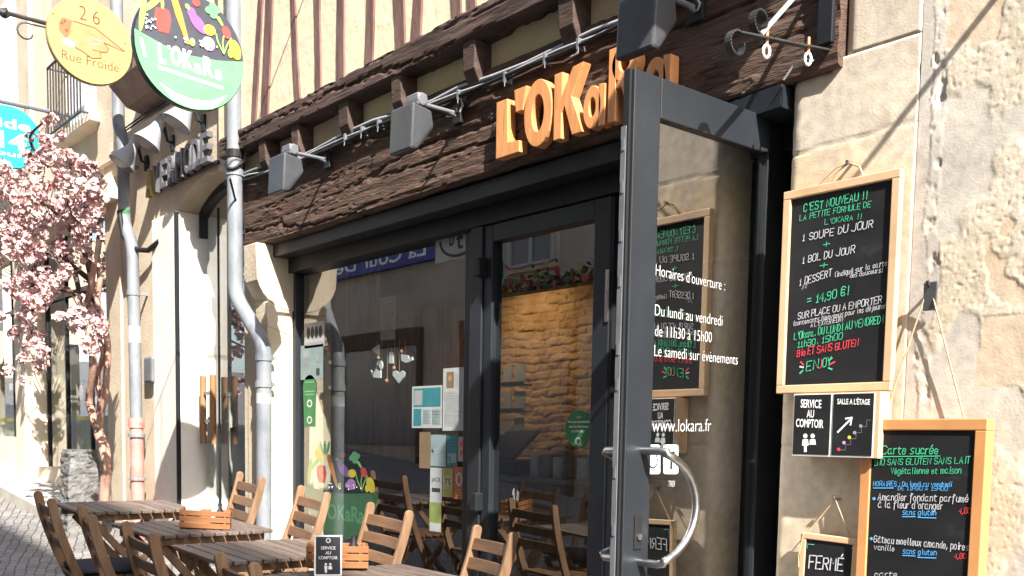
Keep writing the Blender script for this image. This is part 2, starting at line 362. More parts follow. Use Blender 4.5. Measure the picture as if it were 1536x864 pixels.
def rough_beam(x0, x1, y0, y1, z0, z1, step=.02, amp=.012, seed=0.0, cracks=1.0, per=44, sag=0.0):
    """a hewn timber along X: rounded section, grain, cracks"""
    n = int((x1-x0)/step)+1; w, h = (y1-y0), (z1-z0); P = []
    L = 2*(w+h)
    for k in range(per):
        s = L*k/per
        if s < h: P.append((y0, z0+s))
        elif s < h+w: P.append((y0+s-h, z1))
        elif s < 2*h+w: P.append((y1, z1-(s-h-w)))
        else: P.append((y1-(s-2*h-w), z0))
    cyy, czz = (y0+y1)/2, (z0+z1)/2; vs, fs = [], []
    for i in range(n):
        x = x0+(x1-x0)*i/(n-1)
        dz = sag*math.sin(math.pi*i/(n-1))+.012*noise.noise(Vector((x*.9, seed, 0)))
        for (y, z) in P:
            wz = z+.02*noise.noise(Vector((x*.8, y, seed)))
            d = amp*(.55*fbm(Vector((x*.7, y*5, wz*7+seed)), 3)+.5*noise.noise(Vector((x*1.6+seed, y*12, wz*34)))+.3*noise.noise(Vector((x*9, y*20, wz*60+seed))))
            c = noise.noise(Vector((x*.28+seed, y*2, wz*5)))+.10*noise.noise(Vector((x*2.5, y*7, wz*12+seed)))+.04*noise.noise(Vector((x*13, y*9, wz*30+seed)))
            if abs(c) < .04*cracks: d -= .020*(1-abs(c)/(.04*cracks))
            c2 = noise.noise(Vector((x*.55, y*4+9, wz*15+seed)))+.14*noise.noise(Vector((x*5, y*9, wz*25+seed)))
            if abs(c2) < .035*cracks: d -= .008*(1-abs(c2)/(.035*cracks))
            fl = noise.noise(Vector((x*2.2+seed, y*5, wz*13)))+.3*noise.noise(Vector((x*12, y*5, wz*30)))
            if fl > .34: d -= .006*min(1, (fl-.34)/.04)          # flaked-off patches
            ry, rz = (y-cyy)/(w/2), (z-czz)/(h/2); e = max(0, abs(ry)*abs(rz)-.86)
            k = 1-e*.25
            nrm = Vector((0, 1 if ry > .99 else -1 if ry < -.99 else 0, 1 if rz > .99 else -1 if rz < -.99 else 0))
            vs.append((x, cyy+(y-cyy)*k+nrm.y*d, czz+(z-czz)*k+nrm.z*d+dz))
    for i in range(n-1):
        for k in range(per): fs.append((i*per+k, i*per+(k+1) % per, (i+1)*per+(k+1) % per, (i+1)*per+k))
    fs += [tuple(range(per-1, -1, -1)), tuple((n-1)*per+k for k in range(per))]
    return MB().add(vs, fs)

# ================================================================== GROUND
def build_ground():
    xs = list(np.linspace(-70, -14, 29))+list(np.linspace(-13.5, -2, 93))+list(np.linspace(-1, 40, 22)); ys = list(np.linspace(-40, -7, 8))+list(np.linspace(-6.5, .6, 72))+list(np.linspace(1.5, 30, 8))
    vs, fs = [], []
    for x in xs:
        for y in ys:
            t = .006*noise.noise(Vector((x*1.3, y*1.3, 3))) if -14 < x < -2 and -6 < y < 0 else 0
            vs.append((x, y, ground(x, y)+t-.02))
    k = len(ys)
    for i in range(len(xs)-1):
        for j in range(k-1): fs.append((i*k+j, (i+1)*k+j, (i+1)*k+j+1, i*k+j+1))
    m, n, l, b = new_mat('grey_cobbles')
    tc = n.new('ShaderNodeTexCoord'); mp = n.new('ShaderNodeMapping'); mp.inputs['Rotation'].default_value = (0, 0, .35); l.new(tc.outputs['Object'], mp.inputs[0])
    nz = n.new('ShaderNodeTexNoise'); nz.inputs['Scale'].default_value = 5; l.new(mp.outputs[0], nz.inputs[0])
    va = n.new('ShaderNodeVectorMath'); va.operation = 'MULTIPLY_ADD'; va.inputs[1].default_value = (.075, .075, 0); l.new(nz.outputs['Color'], va.inputs[0]); l.new(mp.outputs[0], va.inputs[2])
    br = n.new('ShaderNodeTexBrick'); br.inputs['Scale'].default_value = 9.5; br.inputs['Mortar Size'].default_value = .045; br.inputs['Mortar Smooth'].default_value = .6
    br.inputs['Brick Width'].default_value = .85; br.inputs['Row Height'].default_value = .7
    br.inputs['Color1'].default_value = (.17, .16, .15, 1); br.inputs['Color2'].default_value = (.27, .255, .24, 1); br.inputs['Mortar'].default_value = (.06, .055, .05, 1)
    l.new(va.outputs[0], br.inputs['Vector'])
    n2 = n.new('ShaderNodeTexNoise'); n2.inputs['Scale'].default_value = 1.1; n2.inputs['Detail'].default_value = 6; l.new(mp.outputs[0], n2.inputs[0])
    mx = n.new('ShaderNodeMixRGB'); mx.blend_type = 'MULTIPLY'; mx.inputs[0].default_value = .55; l.new(br.outputs['Color'], mx.inputs[1]); l.new(n2.outputs['Fac'], mx.inputs[2])
    g = n.new('ShaderNodeBrightContrast'); g.inputs['Bright'].default_value = .03; l.new(mx.outputs[0], g.inputs[0]); l.new(g.outputs[0], b.inputs['Base Color'])
    b.inputs['Roughness'].default_value = .75
    bp = n.new('ShaderNodeBump'); bp.inputs['Distance'].default_value = .03; bp.invert = True; l.new(br.outputs['Fac'], bp.inputs['Height']); l.new(bp.outputs[0], b.inputs['Normal'])
    structure(MB().add(vs, fs).build('ground', m, smooth=True))
    # smooth paving strip along the left house fronts, a real step above the cobbles
    mb = MB(); xs = np.linspace(-22, -9.7, 26)
    pave = surf('worn_paving', [(.28, .26, .23), (.4, .37, .33), (.46, .43, .39)], 2.5, rough=.85, bump=.004, bscale=30)
    for x0, x1 in zip(xs[:-1], xs[1:]):
        a, c = ground(x0)+.12, ground(x1)+.12
        mb.add([(x0, -.55, a), (x1, -.55, c), (x1, .2, c), (x0, .2, a), (x0, -.55, a-.3), (x1, -.55, c-.3)], [(0, 1, 2, 3), (4, 5, 1, 0)])
    structure(mb.build('pavement', pave))
build_ground()

# ================================================================== THE CAFE BUILDING
shop = thing('cafe_building', 'half-timbered cafe with dark lintel beam, anthracite shopfront and open glass door', 'building', (-4.3, 0, 0))
# ---- stone pier right of the door: big blocks with fine joints
def pier_h(x, z):
    h = .0030*fbm((x*4, z*4, 1.7), 5)+.0006*noise.noise(Vector((x*30, z*30, 2)))
    for j, w in ((2.372+.03*(x+2), .006), (1.98, .004), (1.30, .007), (.72, .006), (2.68+.06*(x+2.0), .007)):
        d = abs(z-j+.006*noise.noise(Vector((x*9, j, 0))))
        if d < w: h -= .006*(1-d/w)
    e = min(x+2.24, 10)
    if e < .03: h -= .012*(1-e/.03)**2+.004*abs(noise.noise(Vector((0, z*9, 4))))
    tz = 2.66-z                                    # rounded upper left corner
    if x < -2.08 and tz < .05: h -= .03*(1-max(0, tz)/.05)
    return h
m_, n_, l_, b_ = new_mat('pier_limestone')
at_ = n_.new('ShaderNodeAttribute'); at_.attribute_name = 'tint'
nz_ = n_.new('ShaderNodeTexNoise'); nz_.inputs['Scale'].default_value = 26; nz_.inputs['Detail'].default_value = 8
tc_ = n_.new('ShaderNodeTexCoord'); l_.new(tc_.outputs['Object'], nz_.inputs[0])
mx_ = n_.new('ShaderNodeMixRGB'); mx_.blend_type = 'OVERLAY'; mx_.inputs[0].default_value = .35
l_.new(at_.outputs['Color'], mx_.inputs[1]); l_.new(nz_.outputs['Fac'], mx_.inputs[2]); l_.new(mx_.outputs[0], b_.inputs['Base Color']); b_.inputs['Roughness'].default_value = .92
b_.inputs['Specular IOR Level'].default_value = .15
bp_ = n_.new('ShaderNodeBump'); bp_.inputs['Distance'].default_value = .0009; nb_ = n_.new('ShaderNodeTexNoise'); nb_.inputs['Scale'].default_value = 120; nb_.inputs['Detail'].default_value = 5
l_.new(tc_.outputs['Object'], nb_.inputs[0]); l_.new(nb_.outputs['Fac'], bp_.inputs['Height']); l_.new(bp_.outputs[0], b_.inputs['Normal'])
PIERMAT = m_
def lerp3(a, b, t): t = max(0, min(1, t)); return tuple(p+(q-p)*t for p, q in zip(a, b))
def pier_c(x, z):
    course = 0 if z > 2.37 else 1 if z > 1.98 else 2 if z > 1.3 else 3
    base = [(.49, .43, .355), (.53, .435, .30), (.50, .42, .31), (.47, .39, .285)][course]
    t = fbm((x*2.5, z*3, 8), 4)
    c = lerp3(base, (.57, .495, .395), .5+t*1.1)
    v = noise.noise(Vector((x*6, z*.9, 3)))
    c = lerp3(c, (.40, .34, .30), max(0, v-.1)*.9)
    return c
def tinted(name, mb, cs, m, parent):
    o = mb.build(name, m, parent, smooth=True)
    a = o.data.color_attributes.new('tint', 'FLOAT_COLOR', 'POINT')
    a.data.foreach_set('color', [v for c in cs for v in (*c, 1)])
    return o
mb, cs = relief(-2.24, -1.752, -.05, 2.66, 0, .009, pier_h, .4, pier_c)
tinted('stone_pier', mb, cs, PIERMAT, shop)
# block above the beam end
mb, cs = relief(-2.035, -1.752, 2.664, 4.6, 0, .012, lambda x, z: .003*fbm((x*4, z*4, 5.7), 4)-(.02*(1-(x+2.035)/.03) if x < -2.005 else 0), .4, pier_c)
tinted('upper_stone_pier', mb, cs, PIERMAT, shop)
# ---- peeling rendered wall right of the pier
def patch(x, z): return fbm((x*2.1+3, z*1.5, 4.2), 5)
def rw_kind(x, z):
    e = x+1.69
    wob = .03*noise.noise(Vector((1.2, z*4, 0)))+.012*noise.noise(Vector((2, z*17, 0)))
    if e < wob-.015: return 'band'
    if abs(e-wob-.005) < .022+.01*noise.noise(Vector((5, z*6, 0))): return 'joint'
    p = patch(x, z)
    if z < 1.72 and x > -1.50+.05*noise.noise(Vector((x*3, z*6, 1))) and z > 1.50: return 'pink'
    if p > .10: return 'skim'
    if p < -.32: return 'pinkish'
    return 'rough'
def rw_h(x, z):
    k = rw_kind(x, z)
    if k == 'band': return -.0022+.001*fbm((x*8, z*6, 0), 4)
    if k == 'joint':
        return -.0005-.009*max(0, fbm((x*26, z*17, 3), 3)-.08)
    if k in ('pink', 'pinkish'): return -.001+.0015*fbm((x*9, z*9, 2), 4)
    m = sm(patch(x, z)); r = noise.noise(Vector((x*85+2*noise.noise(Vector((x*20, z*20, 0))), z*60, 7)))
    rough = .0012+.0011*fbm((x*12, z*12, 6), 4)-.0022*max(0, r-.12)*2
    return rough*(1-m)+m*(-.0014+.0011*fbm((x*7, z*7, 2), 4))
def sm(p):
    t = max(0, min(1, (p-.02)/.12)); return t*t*(3-2*t)
def rw_c(x, z):
    k = rw_kind(x, z); t = fbm((x*4, z*4, 1), 4)
    if k == 'band': return lerp3((.42, .385, .345), (.50, .46, .40), .5+t)
    if k == 'joint': return lerp3((.42, .385, .34), (.56, .52, .45), .5+t*1.5)
    if k in ('pink', 'pinkish'): return lerp3((.50, .395, .29), (.55, .45, .34), .5+t)
    m = sm(patch(x, z)+.05*t)
    return lerp3(lerp3((.49, .425, .325), (.55, .49, .40), .5+t*1.2), lerp3((.44, .405, .36), (.53, .485, .42), .5+t*1.2), m)
mb, cs = relief(-1.752, -1.05, .7, 3.0, 0, .0048, rw_h, .4, rw_c)
tinted('rendered_wall', mb, cs, PIERMAT, shop)
MB().box(-1.752, -1.05, 0.0, .4, -.1, .698).box(-1.752, -1.05, 0, .4, 3.002, 6).box(-1.048, 9, 0, .4, -.1, 6).build('plain_wall', STONE_W, shop)
# ---- lintel beam, joists, infill, sill beam, studs
rough_beam(-6.76, -2.04, -.035, .30, 2.625, 3.13, .012, .0085, 2.3, .9, 150).build('lintel_beam', WOODBEAM, shop)
MB().box(-2.11, -2.05, -.06, -.036, 2.70, 4.2).build('beam_end_plate', METALD, shop, bevel=.004)
MB().box(-6.9, -1.755, .01, .3, 3.13, 3.34).build('infill_plaster', INFILL, shop)
for (x, y) in ((403, 222), (452, 203), (525, 174), (605, 128), (714, 94), (860, 30), (1000, -40)):
    c = PY(x, y, -.05).x
    rough_beam(-.5, .5, -.05, .05, -.05, .05, .1, 0, 0, 0, 4) if False else None
    poly = [(-.10, 3.268), (.06, 3.268), (.06, 3.05), (-.055, 3.05), (-.095, 3.13)]
    w = random.uniform(.045, .055)
    MB().prism(poly, lambda a, b, d: (d, a+random.uniform(-.004, .004), b), c-w, c+w).build('joist', OAKBEAM, shop, bevel=.006)
rough_beam(-6.95, -2.02, -.118, .25, 3.262, 3.405, .014, .006, 9.1, .8, 90).build('sill_beam', OAKBEAM, shop)
MB().box(-7.03, -1.9, -.085, .25, 3.41, 6.2).build('plaster_wall', CREAM, shop)
for (xb, yb, xt, yt, w) in ((377, 177, 381, 0, 8), (394, 170, 408, 0, 13), (445, 146, 442, 0, 8), (475, 130, 475, 0, 9), (510, 116, 510, 0, 13), (549, 95, 551, 0, 13),
                            (597, 70, 597, 0, 16), (621, 59, 630, 0, 14), (683, 30, 675, 0, 14), (708, 14, 707, -10, 14), (770, -30, 772, -60, 15), (840, -60, 835, -90, 15)):
    a, b = PY(xb, yb, -.1), PY(xt, yt, -.1); hw = (PY(xb+w/2, yb, -.1).x-PY(xb-w/2, yb, -.1).x)/2
    k = (6.1-3.38)/max(.2, b.z-a.z); tx = a.x+(b.x-a.x)*k; tx = a.x+max(-.3, min(.3, tx-a.x))
    mb = MB(); n = 46; vs = []; fs = []; sd_ = xb*.37
    for i in range(n):
        t = i/(n-1); z = 3.38+t*(6.1-3.38); cx_ = a.x+(tx-a.x)*min(1, t*2.6 if abs(tx-a.x) < .25 else t)
        wl = hw*(1+.28*noise.noise(Vector((sd_, z*2.2, 0))))+.006*noise.noise(Vector((sd_, z*9, 0))); wr = hw*(1+.28*noise.noise(Vector((sd_+5, z*2.2, 0))))
        o_ = .02*noise.noise(Vector((sd_+9, z*1.3, 0)))
        vs += [(cx_-wl+o_, -.07, z), (cx_-wl*.8+o_, -.096, z), (cx_+wr*.8+o_, -.096, z), (cx_+wr+o_, -.07, z)]
    for i in range(n-1):
        for k_ in range(3): fs.append((4*i+k_, 4*i+k_+1, 4*i+k_+5, 4*i+k_+4))
    mb.add(vs, fs).build('stud', STUDWOOD, shop)
# ---- left jamb and corbel
JX = -6.44
MB().box(-6.76, JX, 0, .5, -.05, 2.07).build('stone_jamb', STONE_W, shop, bevel=.012)
MB().box(-6.78, JX-.004, .002, .5, 2.07, 2.62).build('stone_jamb_head', STONE_W, shop, bevel=.012)
prof = [(.45, 2.618), (-.092, 2.618), (-.088, 2.50), (-.08, 2.37), (-.062, 2.325), (-.035, 2.28), (0, 2.245), (.05, 2.212), (.103, 2.19), (.16, 2.178), (.45, 2.17)]
MB().prism(prof, lambda a, b, d: (d, a, b), -6.62, JX+.012).build('corbel', STONE, shop, bevel=.008)
MB().prism([(-.012, 2.235), (.19, 2.185), (.19, 2.0), (.0, 2.06)], lambda a, b, d: (d, a, b), -6.615, JX+.006).build('corbel_foot', STONE_W, shop, bevel=.01)
# ---- shopfront frame
MB().prism([(-6.43, .035), (-3.0, .03), (-2.262, -.04), (-2.262, .17), (-6.43, .17)], lambda a, b, d: (a, b, d), 2.535, 2.618).build('fascia', METAL, shop, bevel=.003)
bevelled_slab('transom', -6.43, -2.262, .15, .30, 2.44, 2.534, METALD, shop)
MB().box(-6.55, -6.49, .12, .30, -.05, 2.438).build('outer_jamb_post', METAL, shop, bevel=.004)
MB().box(-6.488, -6.40, .19, .30, -.05, 2.438).build('window_stile', METAL, shop, bevel=.004)
MB().box(-4.455, -4.365, .19, .30, -.05, 2.438).build('window_stile', METAL, shop, bevel=.004)
MB().box(-4.362, -4.262, .155, .30, -.05, 2.438).build('door_post', METAL, shop, bevel=.004)
MB().box(-6.40, -4.456, .19, .30, -.05, .20).build('window_bottom_rail', METAL, shop, bevel=.004)
MB().box(-2.305, -2.245, .19, .36, -.05, 2.438).build('door_post', METAL, shop, bevel=.004)
MB().add([(-6.41, .225, .19), (-4.45, .225, .19), (-4.45, .225, 2.45), (-6.41, .225, 2.45)], [(0, 1, 2, 3)]).build('shop_window', GLASS, shop)
# fixed door leaf
leaf = MB(); leaf.box(-4.255, -4.185, .165, .235, .02, 2.436).box(-3.425, -3.318, .165, .235, .02, 2.436).box(-4.185, -3.425, .165, .235, 2.345, 2.436).box(-4.185, -3.425, .165, .235, .02, .22)
fl = leaf.build('fixed_door_leaf', METAL, shop, bevel=.004)
MB().add([(-4.19, .20, .21), (-3.42, .20, .21), (-3.42, .20, 2.35), (-4.19, .20, 2.35)], [(0, 1, 2, 3)]).build('pane', GLASS, fl)
e = MB()
for x0, x1, y0, y1, m in ((-3.318, -3.300, .17, .195, 0), (-3.318, -3.290, .2, .215, 0)): e.box(x0, x1, y0, y1, .03, 2.43, m)
e.build('rebate_strip', METALD, fl)
MB().box(-3.339, -3.317, .158, .166, 1.86, 2.10).box(-3.332, -3.324, .154, .158, 1.98, 2.0).build('strike_plate', STEEL, fl, bevel=.002)
for z in (2.22, .97, .12):
    MB().box(-4.285, -4.235, .115, .17, z-.05, z+.05).build('hinge', METALD, fl, bevel=.006)
# ---- open door leaf, hinged at the right jamb and standing straight out
X0, X1 = -2.43, -2.38; YF, YH = -.69, .19
door = MB()
door.box(X0, X1, YF, -.557, .03, 2.545).box(X0, X1, .055, YH, .03, 2.545).box(X0, X1, -.557, .055, 2.41, 2.545).box(X0, X1, -.557, .055, .03, .17)
dl = door.build('open_door_leaf', METAL, shop, bevel=.004)
MB().box(X0+.012, X1-.012, YF-.012, YF-.001, .03, 2.545).build('gasket', BLACK, dl)
sp = MB().box(X0+.008, X1-.02, YF-.016, YF-.0125, .06, 2.36)
for z in (2.3, 2.16, 2.0, 1.85, 1.62, 1.5, 1.2, 1.0, .8): sp.box(X0+.014, X0+.026, YF-.019, YF-.0165, z-.02, z+.02)
sp.build('lock_strip', LAMPGREY, dl)
MB().add([(-2.40, -.56, .165), (-2.40, .058, .165), (-2.40, .058, 2.415), (-2.40, -.56, 2.415)], [(0, 1, 2, 3)]).build('pane', DOORGLASS, dl)
def pull(sgn, nm):
    x = X1 if sgn > 0 else X0
    out = x+sgn*(.10 if sgn > 0 else .14); pts = [(x, -.60, 1.275), (out-sgn*.02, -.60, 1.275), (out, -.585, 1.272)]
    for i in range(0, 15):
        t = -math.pi/2*.82+math.pi*.82*i/14
        pts.append((out, -.60+.235*math.cos(t)-.06, 1.08-.19*math.sin(-t)*(-1)*-1 if False else 1.08+.195*math.sin(-t)))
    pts += [(out, -.585, .888), (out-sgn*.02, -.60, .885), (x, -.60, .885)]
    return MB().tube(pts, .0145, 14).build('door_pull', STEEL, dl, smooth=True)
pull(1, 'a'); pull(-1, 'b')
MB().box(X1, X1+.006, -.635, -.598, .93, 1.05).build('lock_plate', BLACK, dl, bevel=.006)
MB().tube([(X1+.006, -.616, .975), (X1+.014, -.616, .975)], .011, 12).build('key_cylinder', STEEL, dl)
atD = lambda x, y: PX(x, y, -2.3975)
t = MB(); NX = (1, 0, 0)
for s, a, b, h in (("Horaires d'ouverture :", (976, 412), (1087, 436), 19), ("Du lundi au vendredi", (975, 472), (1083, 489), 19), ("de 11h30 à 15h00", (975, 503), (1067, 514), 19),
                   ("Le samedi sur évènements", (974, 533), (1106, 547), 19), ("www.lokara.fr", (971, 647), (1066, 647), 22), ("TIRER", (995, 729), (1012, 730), 10)):
    t = MB(); printed_px(t, s, (a[0]+7, a[1]+1), b, h*.92, atD, NX, 0, -.014, .0012); t.build('glass_lettering', WHITEDIM, dl)

ic = MB()
def rrect(cx_, cy_, w, h, at, n=5, r=.3):
    pts = []
    for qx, qy, a0 in ((1, -1, 0), (-1, -1, 90), (-1, 1, 180), (1, 1, 270)):
        for i in range(n):
            a = math.radians(a0+90*i/(n-1)); pts.append((cx_+qx*(w/2-r*w/2)+math.cos(a)*r*w/2, cy_+qy*(h/2-r*w/2)-math.sin(a)*r*w/2))
    return [at(*p) for p in pts]
for cx_ in (979, 1006): p = rrect(cx_, 689, 22, 44, atD); ic.add([q+Vector((.0010, 0, 0)) for q in p], [tuple(range(len(p)))], 0)
rng = [atD(979+6.5*math.cos(a), 690+12*math.sin(a))+Vector((.0016, 0, 0)) for a in [2*math.pi*i/16 for i in range(17)]]; ribbon(ic, rng, .006, Vector(NX), 1)
printed_px(ic, "f", (1003, 703), (1011, 703), 26, atD, NX, 1, .02, .002)
ic.build('social_media_stickers', [MINT, METALD], dl)

# ---- window stickers that belong to the glass
atG = lambda x, y: PY(x, y, .2205); NY = (0, -1, 0)
ctr = atG(507, 725)
U = Vector((atG(563, 725).x-atG(452, 725).x, 0, 0))/2; V = Vector((0, 0, U.length))
art = Art((ctr.x, .232, ctr.z-.06), U, Vector((0, 0, .30)), NY)
pts = [(-1, .1)]+[(-1+2*i/20, .08-.1*math.sin(math.pi*i/20)) for i in range(1, 20)]+[(1, .1)]+[(math.cos(t), .1-1.15*math.sin(t)) for t in [math.pi*i/18 for i in range(1, 18)]]
art.poly(pts, GREEN)
art.text("L'OKaRa", -.55, -.62, 1.2, .34, GREENL, .02)
vegetables(art)
art.build('vegetable_bowl_sticker', shop)
def paper_px(name, rect, m, parent, prints=(), y=.2235, tilt=0.0):
    x0, y0, x1, y1 = rect; at = lambda x, z: PY(x, z, y)
    a, b = at(x0, y1), at(x1, (y1)); tl = at(x0, y0)
    W_, H_ = b.x-a.x, tl.z-a.z
    art = Art(a, Vector((W_, 0, tilt*W_)), Vector((0, 0, H_)), NY)
    art.poly([(0, 0), (1, 0), (1, 1), (0, 1)], m)
    for p in prints:
        if p[0] == 'r': art.poly([(p[1], p[2]), (p[3], p[2]), (p[3], p[4]), (p[1], p[4])], p[5])
        elif p[0] == 't': art.text(p[1], *p[2:])
        elif p[0] == 'e': art.ell(*p[1:])
        elif p[0] == 'lines':
            for i in range(p[5]): 
                yy = p[2]+(p[4]-p[2])*i/max(1, p[5]-1); art.line([(p[1], yy), (p[1]+(p[3]-p[1])*random.uniform(.6, 1), yy)], .012, p[6])
    return art.build(name, parent)
pp = []
def poster(label, rect, m, prints=(), cat='poster', name='poster', y=.2235, group=None):
    o = paper_px(name, rect, m, None, prints, y); tag(o, label, cat, group)
GRP = 'papers stuck on the shop window'
poster('pale notice with black picture band high on window edge by corbel', (457, 486, 487, 523), PAPER, [('e', .2+.2*i, .6, .09, .25, INK) for i in range(4)]+[('r', .1, .1, .9, .2, GREY)], group=GRP)
poster('pale teal notice directly above the green window label', (451, 519, 485, 570), PAPERC, [('e', .25, .75, .12, .1, GREY), ('lines', .1, .2, .6, .6, 6, GREY), ('r', .7, .1, .85, .3, INK), ('r', .7, .5, .82, .68, GREY)], group=GRP)
poster('pale blue leaflet with teal blocks left of tall white notice', (618, 580, 663, 642), PAPER, [('r', .05, .5, .95, .95, TEAL), ('r', .08, .55, .35, .9, GREY), ('r', .05, .05, .32, .46, TEAL), ('r', .37, .1, .62, .44, PAPERC), ('r', .68, .08, .95, .44, PAPERC), ('lines', .4, .14, .6, .4, 5, GREY), ('lines', .7, .14, .92, .4, 5, GREY)], group=GRP)
poster('tall white notice with small portrait, beside the dark frame post', (664, 553, 698, 646), PAPER, [('r', .15, .68, .48, .94, KRAFT), ('e', .31, .84, .08, .05, SKIN), ('lines', .1, .08, .9, .62, 16, GREY), ('lines', .55, .7, .92, .92, 5, GREY)], group=GRP)
poster('brown kraft paper slip below the teal leaflet', (629, 648, 646, 702), KRAFT, [('lines', .2, .3, .8, .7, 5, BROWNINK)], group=GRP)
poster('pale teal card with black dot in middle row of papers', (646, 652, 669, 699), PAPERC, [('e', .12, .5, .07, .08, INK), ('r', .1, .52, .95, .56, GREY)], group=GRP)
poster('dark teal printed card in middle row of papers', (670, 654, 686, 697), TEAL, [('r', .1, .08, .9, .4, PAPERC), ('r', .2, .12, .4, .3, TEAL), ('lines', .15, .6, .8, .9, 4, PAPERC)], group=GRP)
poster('grey card with red blots beside frame post', (687, 655, 698, 692), GREY, [('e', .5, .7, .3, .12, RED), ('e', .5, .35, .25, .12, RED)], group=GRP)
poster('white flyer printed with bold black word and dark box', (645, 701, 663, 753), PAPER, [('t', 'JACK', .12, .6, .76, .12, INK, .02), ('r', .15, .3, .85, .42, INK), ('lines', .2, .48, .8, .55, 2, GREY)], group=GRP)
poster('yellow flyer with black scribbles next to orange flyer', (664, 702, 679, 745), POSTY, [('e', .5, .55, .3, .15, PAPER), ('t', '75', .2, .45, .6, .2, INK, .02), ('lines', .1, .8, .9, .92, 3, INK), ('lines', .1, .1, .8, .22, 2, INK)], group=GRP)
poster('orange flyer with pale oval beside the frame post', (680, 700, 697, 748), POSTO, [('e', .5, .62, .3, .22, PAPER), ('e', .5, .62, .16, .14, POSTO), ('lines', .2, .12, .8, .28, 3, YELLOW)], group=GRP)
poster('narrow lime strip hanging lowest of the window papers', (644, 753, 662, 796), LIMEP, [('r', .05, 0, .95, .3, PAPER), ('lines', .1, .5, .9, .9, 3, GREENL)], group=GRP)
poster('white card with part of black ring and letter, top right of window', (653, 352, 704, 396), PAPER, [('t', 'b', .42, .5, .14, .55, INK, .02), ('t', 't', .62, .35, .2, .6, INK, .02)]+[('e', .35+.55*math.cos(a)+.35, .72+.6*math.sin(a), .03, .045, INK) for a in [math.pi*1.02+math.pi*.6*i/40 for i in range(41)]], y=.2235, group=GRP)
poster('brown hanging calendar above the white kitchen ornaments', (570, 447, 594, 512), KRAFT, [('r', .05, .02, .95, .22, PAPER), ('r', .2, .05, .5, .14, GREY), ('t', 'JUST', .15, .72, .7, .12, BROWNINK, .01), ('t', 'COOK', .2, .55, .7, .12, BROWNINK, .01)], y=.36, cat='calendar', name='wall_calendar')
# green sticker (two round heads) and oval sticker
a0 = atG(454, 640); a1 = atG(474, 640); ww = a1.x-a0.x; hh = atG(454, 563).z-a0.z
art = Art((a0.x, .2235, a0.z), (ww, 0, 0), (0, 0, hh), NY)
art.poly([(.08, 0), (.92, 0), (.95, .4)]+[(.5+.5*math.cos(t), .75+.25*math.sin(t)) for t in [math.pi*i/14 for i in range(15)]]+[(.05, .4)], GREEN)
for yy in (.45, .13): art.ell(.5, yy, .2, .075, WHITEDIM); art.ell(.5, yy, .12, .045, GREEN)
for yy in (.86, .68, .62): art.line([(.15, yy), (.85, yy)], .05, GREENL)
tag(art.build('window_sticker', None), 'tall green rounded label with two white rosettes on window edge', 'sticker')
c = PY(868, 643, .1965); rx = (PY(888.5, 643, .1965).x-PY(847.5, 643, .1965).x)/2
art = Art(c, (rx, 0, 0), (0, 0, rx*.93), NY); art.ell(0, 0, 1, 1, GREEN, n=40)
art.text('Nos eaux et vendredis', -.8, .32, 1.6, .13, WHITE, .01); art.text('sont les bienvenus', -.7, .06, 1.4, .13, WHITE, .01); art.text("à L'OKaRa !", -.5, -.2, 1.0, .13, WHITE, .01)
art.ell(0, .62, .2, .08, GREENL); art.ell(-.05, .6, .08, .05, RED); art.ell(0, -.68, .22, .22, WHITEDIM); art.ell(0, -.68, .13, .13, GREEN)
tag(art.build('window_sticker', None), 'oval green sticker with white writing on the closed door glass', 'sticker')

# ---- raised wooden letters
sign = thing('letter_sign', 'thick orange pine letters spelling the cafe name on the dark beam', 'sign', (-3.4, -.1, 2.65))
def letter(polys, x0, x1, z0, z1, holes=()):
    """one letter: closed 2D outlines in unit box, extruded; holes bridged by building ring walls"""
    x0, x1, z0, z1 = x0+.04, x1+.04, z0-.014, z1-.014
    mb = MB()
    for poly in polys:
        mb.prism([(x0+(x1-x0)*a, z0+(z1-z0)*b) for a, b in poly], lambda a, b, d: (a, d, b), -.098, -.046)
    for (outer, inner) in holes:
        n = len(outer); f = lambda p, d: (x0+(x1-x0)*p[0], d, z0+(z1-z0)*p[1])
        vs = [f(p, -.098) for p in outer]+[f(p, -.098) for p in inner]+[f(p, -.046) for p in outer]+[f(p, -.046) for p in inner]
        fs = []
        for i in range(n):
            j = (i+1) % n
            fs += [(i, j, n+j, n+i), (2*n+i, 3*n+i, 3*n+j, 2*n+j), (i, 2*n+i, 2*n+j, j), (n+i, n+j, 3*n+j, 3*n+i)]
        mb.add(vs, fs)
    return mb.build('letter', PINE, sign, bevel=.003)
def ringo(cx_, cy_, rx, ry, ix, iy, n=28, dx=0): return ([(cx_+rx*math.cos(t), cy_+ry*math.sin(t)) for t in [2*math.pi*i/n for i in range(n)]], [(cx_+dx+ix*math.cos(t), cy_+iy*math.sin(t)) for t in [2*math.pi*i/n for i in range(n)]])
letter([[(0, 0), (1, 0), (1, .2), (.5, .24), (.46, 1), (0, 1)]], -3.885, -3.71, 2.665, 2.93)
letter([[(.15, 0), (.7, 0), (1, 1), (0, 1)]], -3.755, -3.665, 2.85, 2.955)
letter([], -3.68, -3.49, 2.662, 2.962, [ringo(.5, .5, .5, .5, .22, .27)])
letter([[(0, 0), (.27, 0), (.27, .38), (.36, .46), (.64, 0), (1, .0), (.60, .56), (.97, 1), (.62, .98), (.27, .62), (.27, .97), (0, .97)]], -3.475, -3.285, 2.664, 2.962)
letter([[(.72, 0), (1, 0), (1, .96), (.72, .98)]], -3.285, -3.155, 2.664, 2.845, [ringo(.42, .5, .42, .5, .16, .22)])
letter([[(0, 0), (.24, 0), (.24, .98), (0, .98)], [(.24, .42), (.42, .44), (.66, 0), (1, 0), (.62, .5), (.3, .52)]], -3.135, -2.955, 2.664, 2.972, [ringo(.5, .74, .4, .25, .17, .11)])
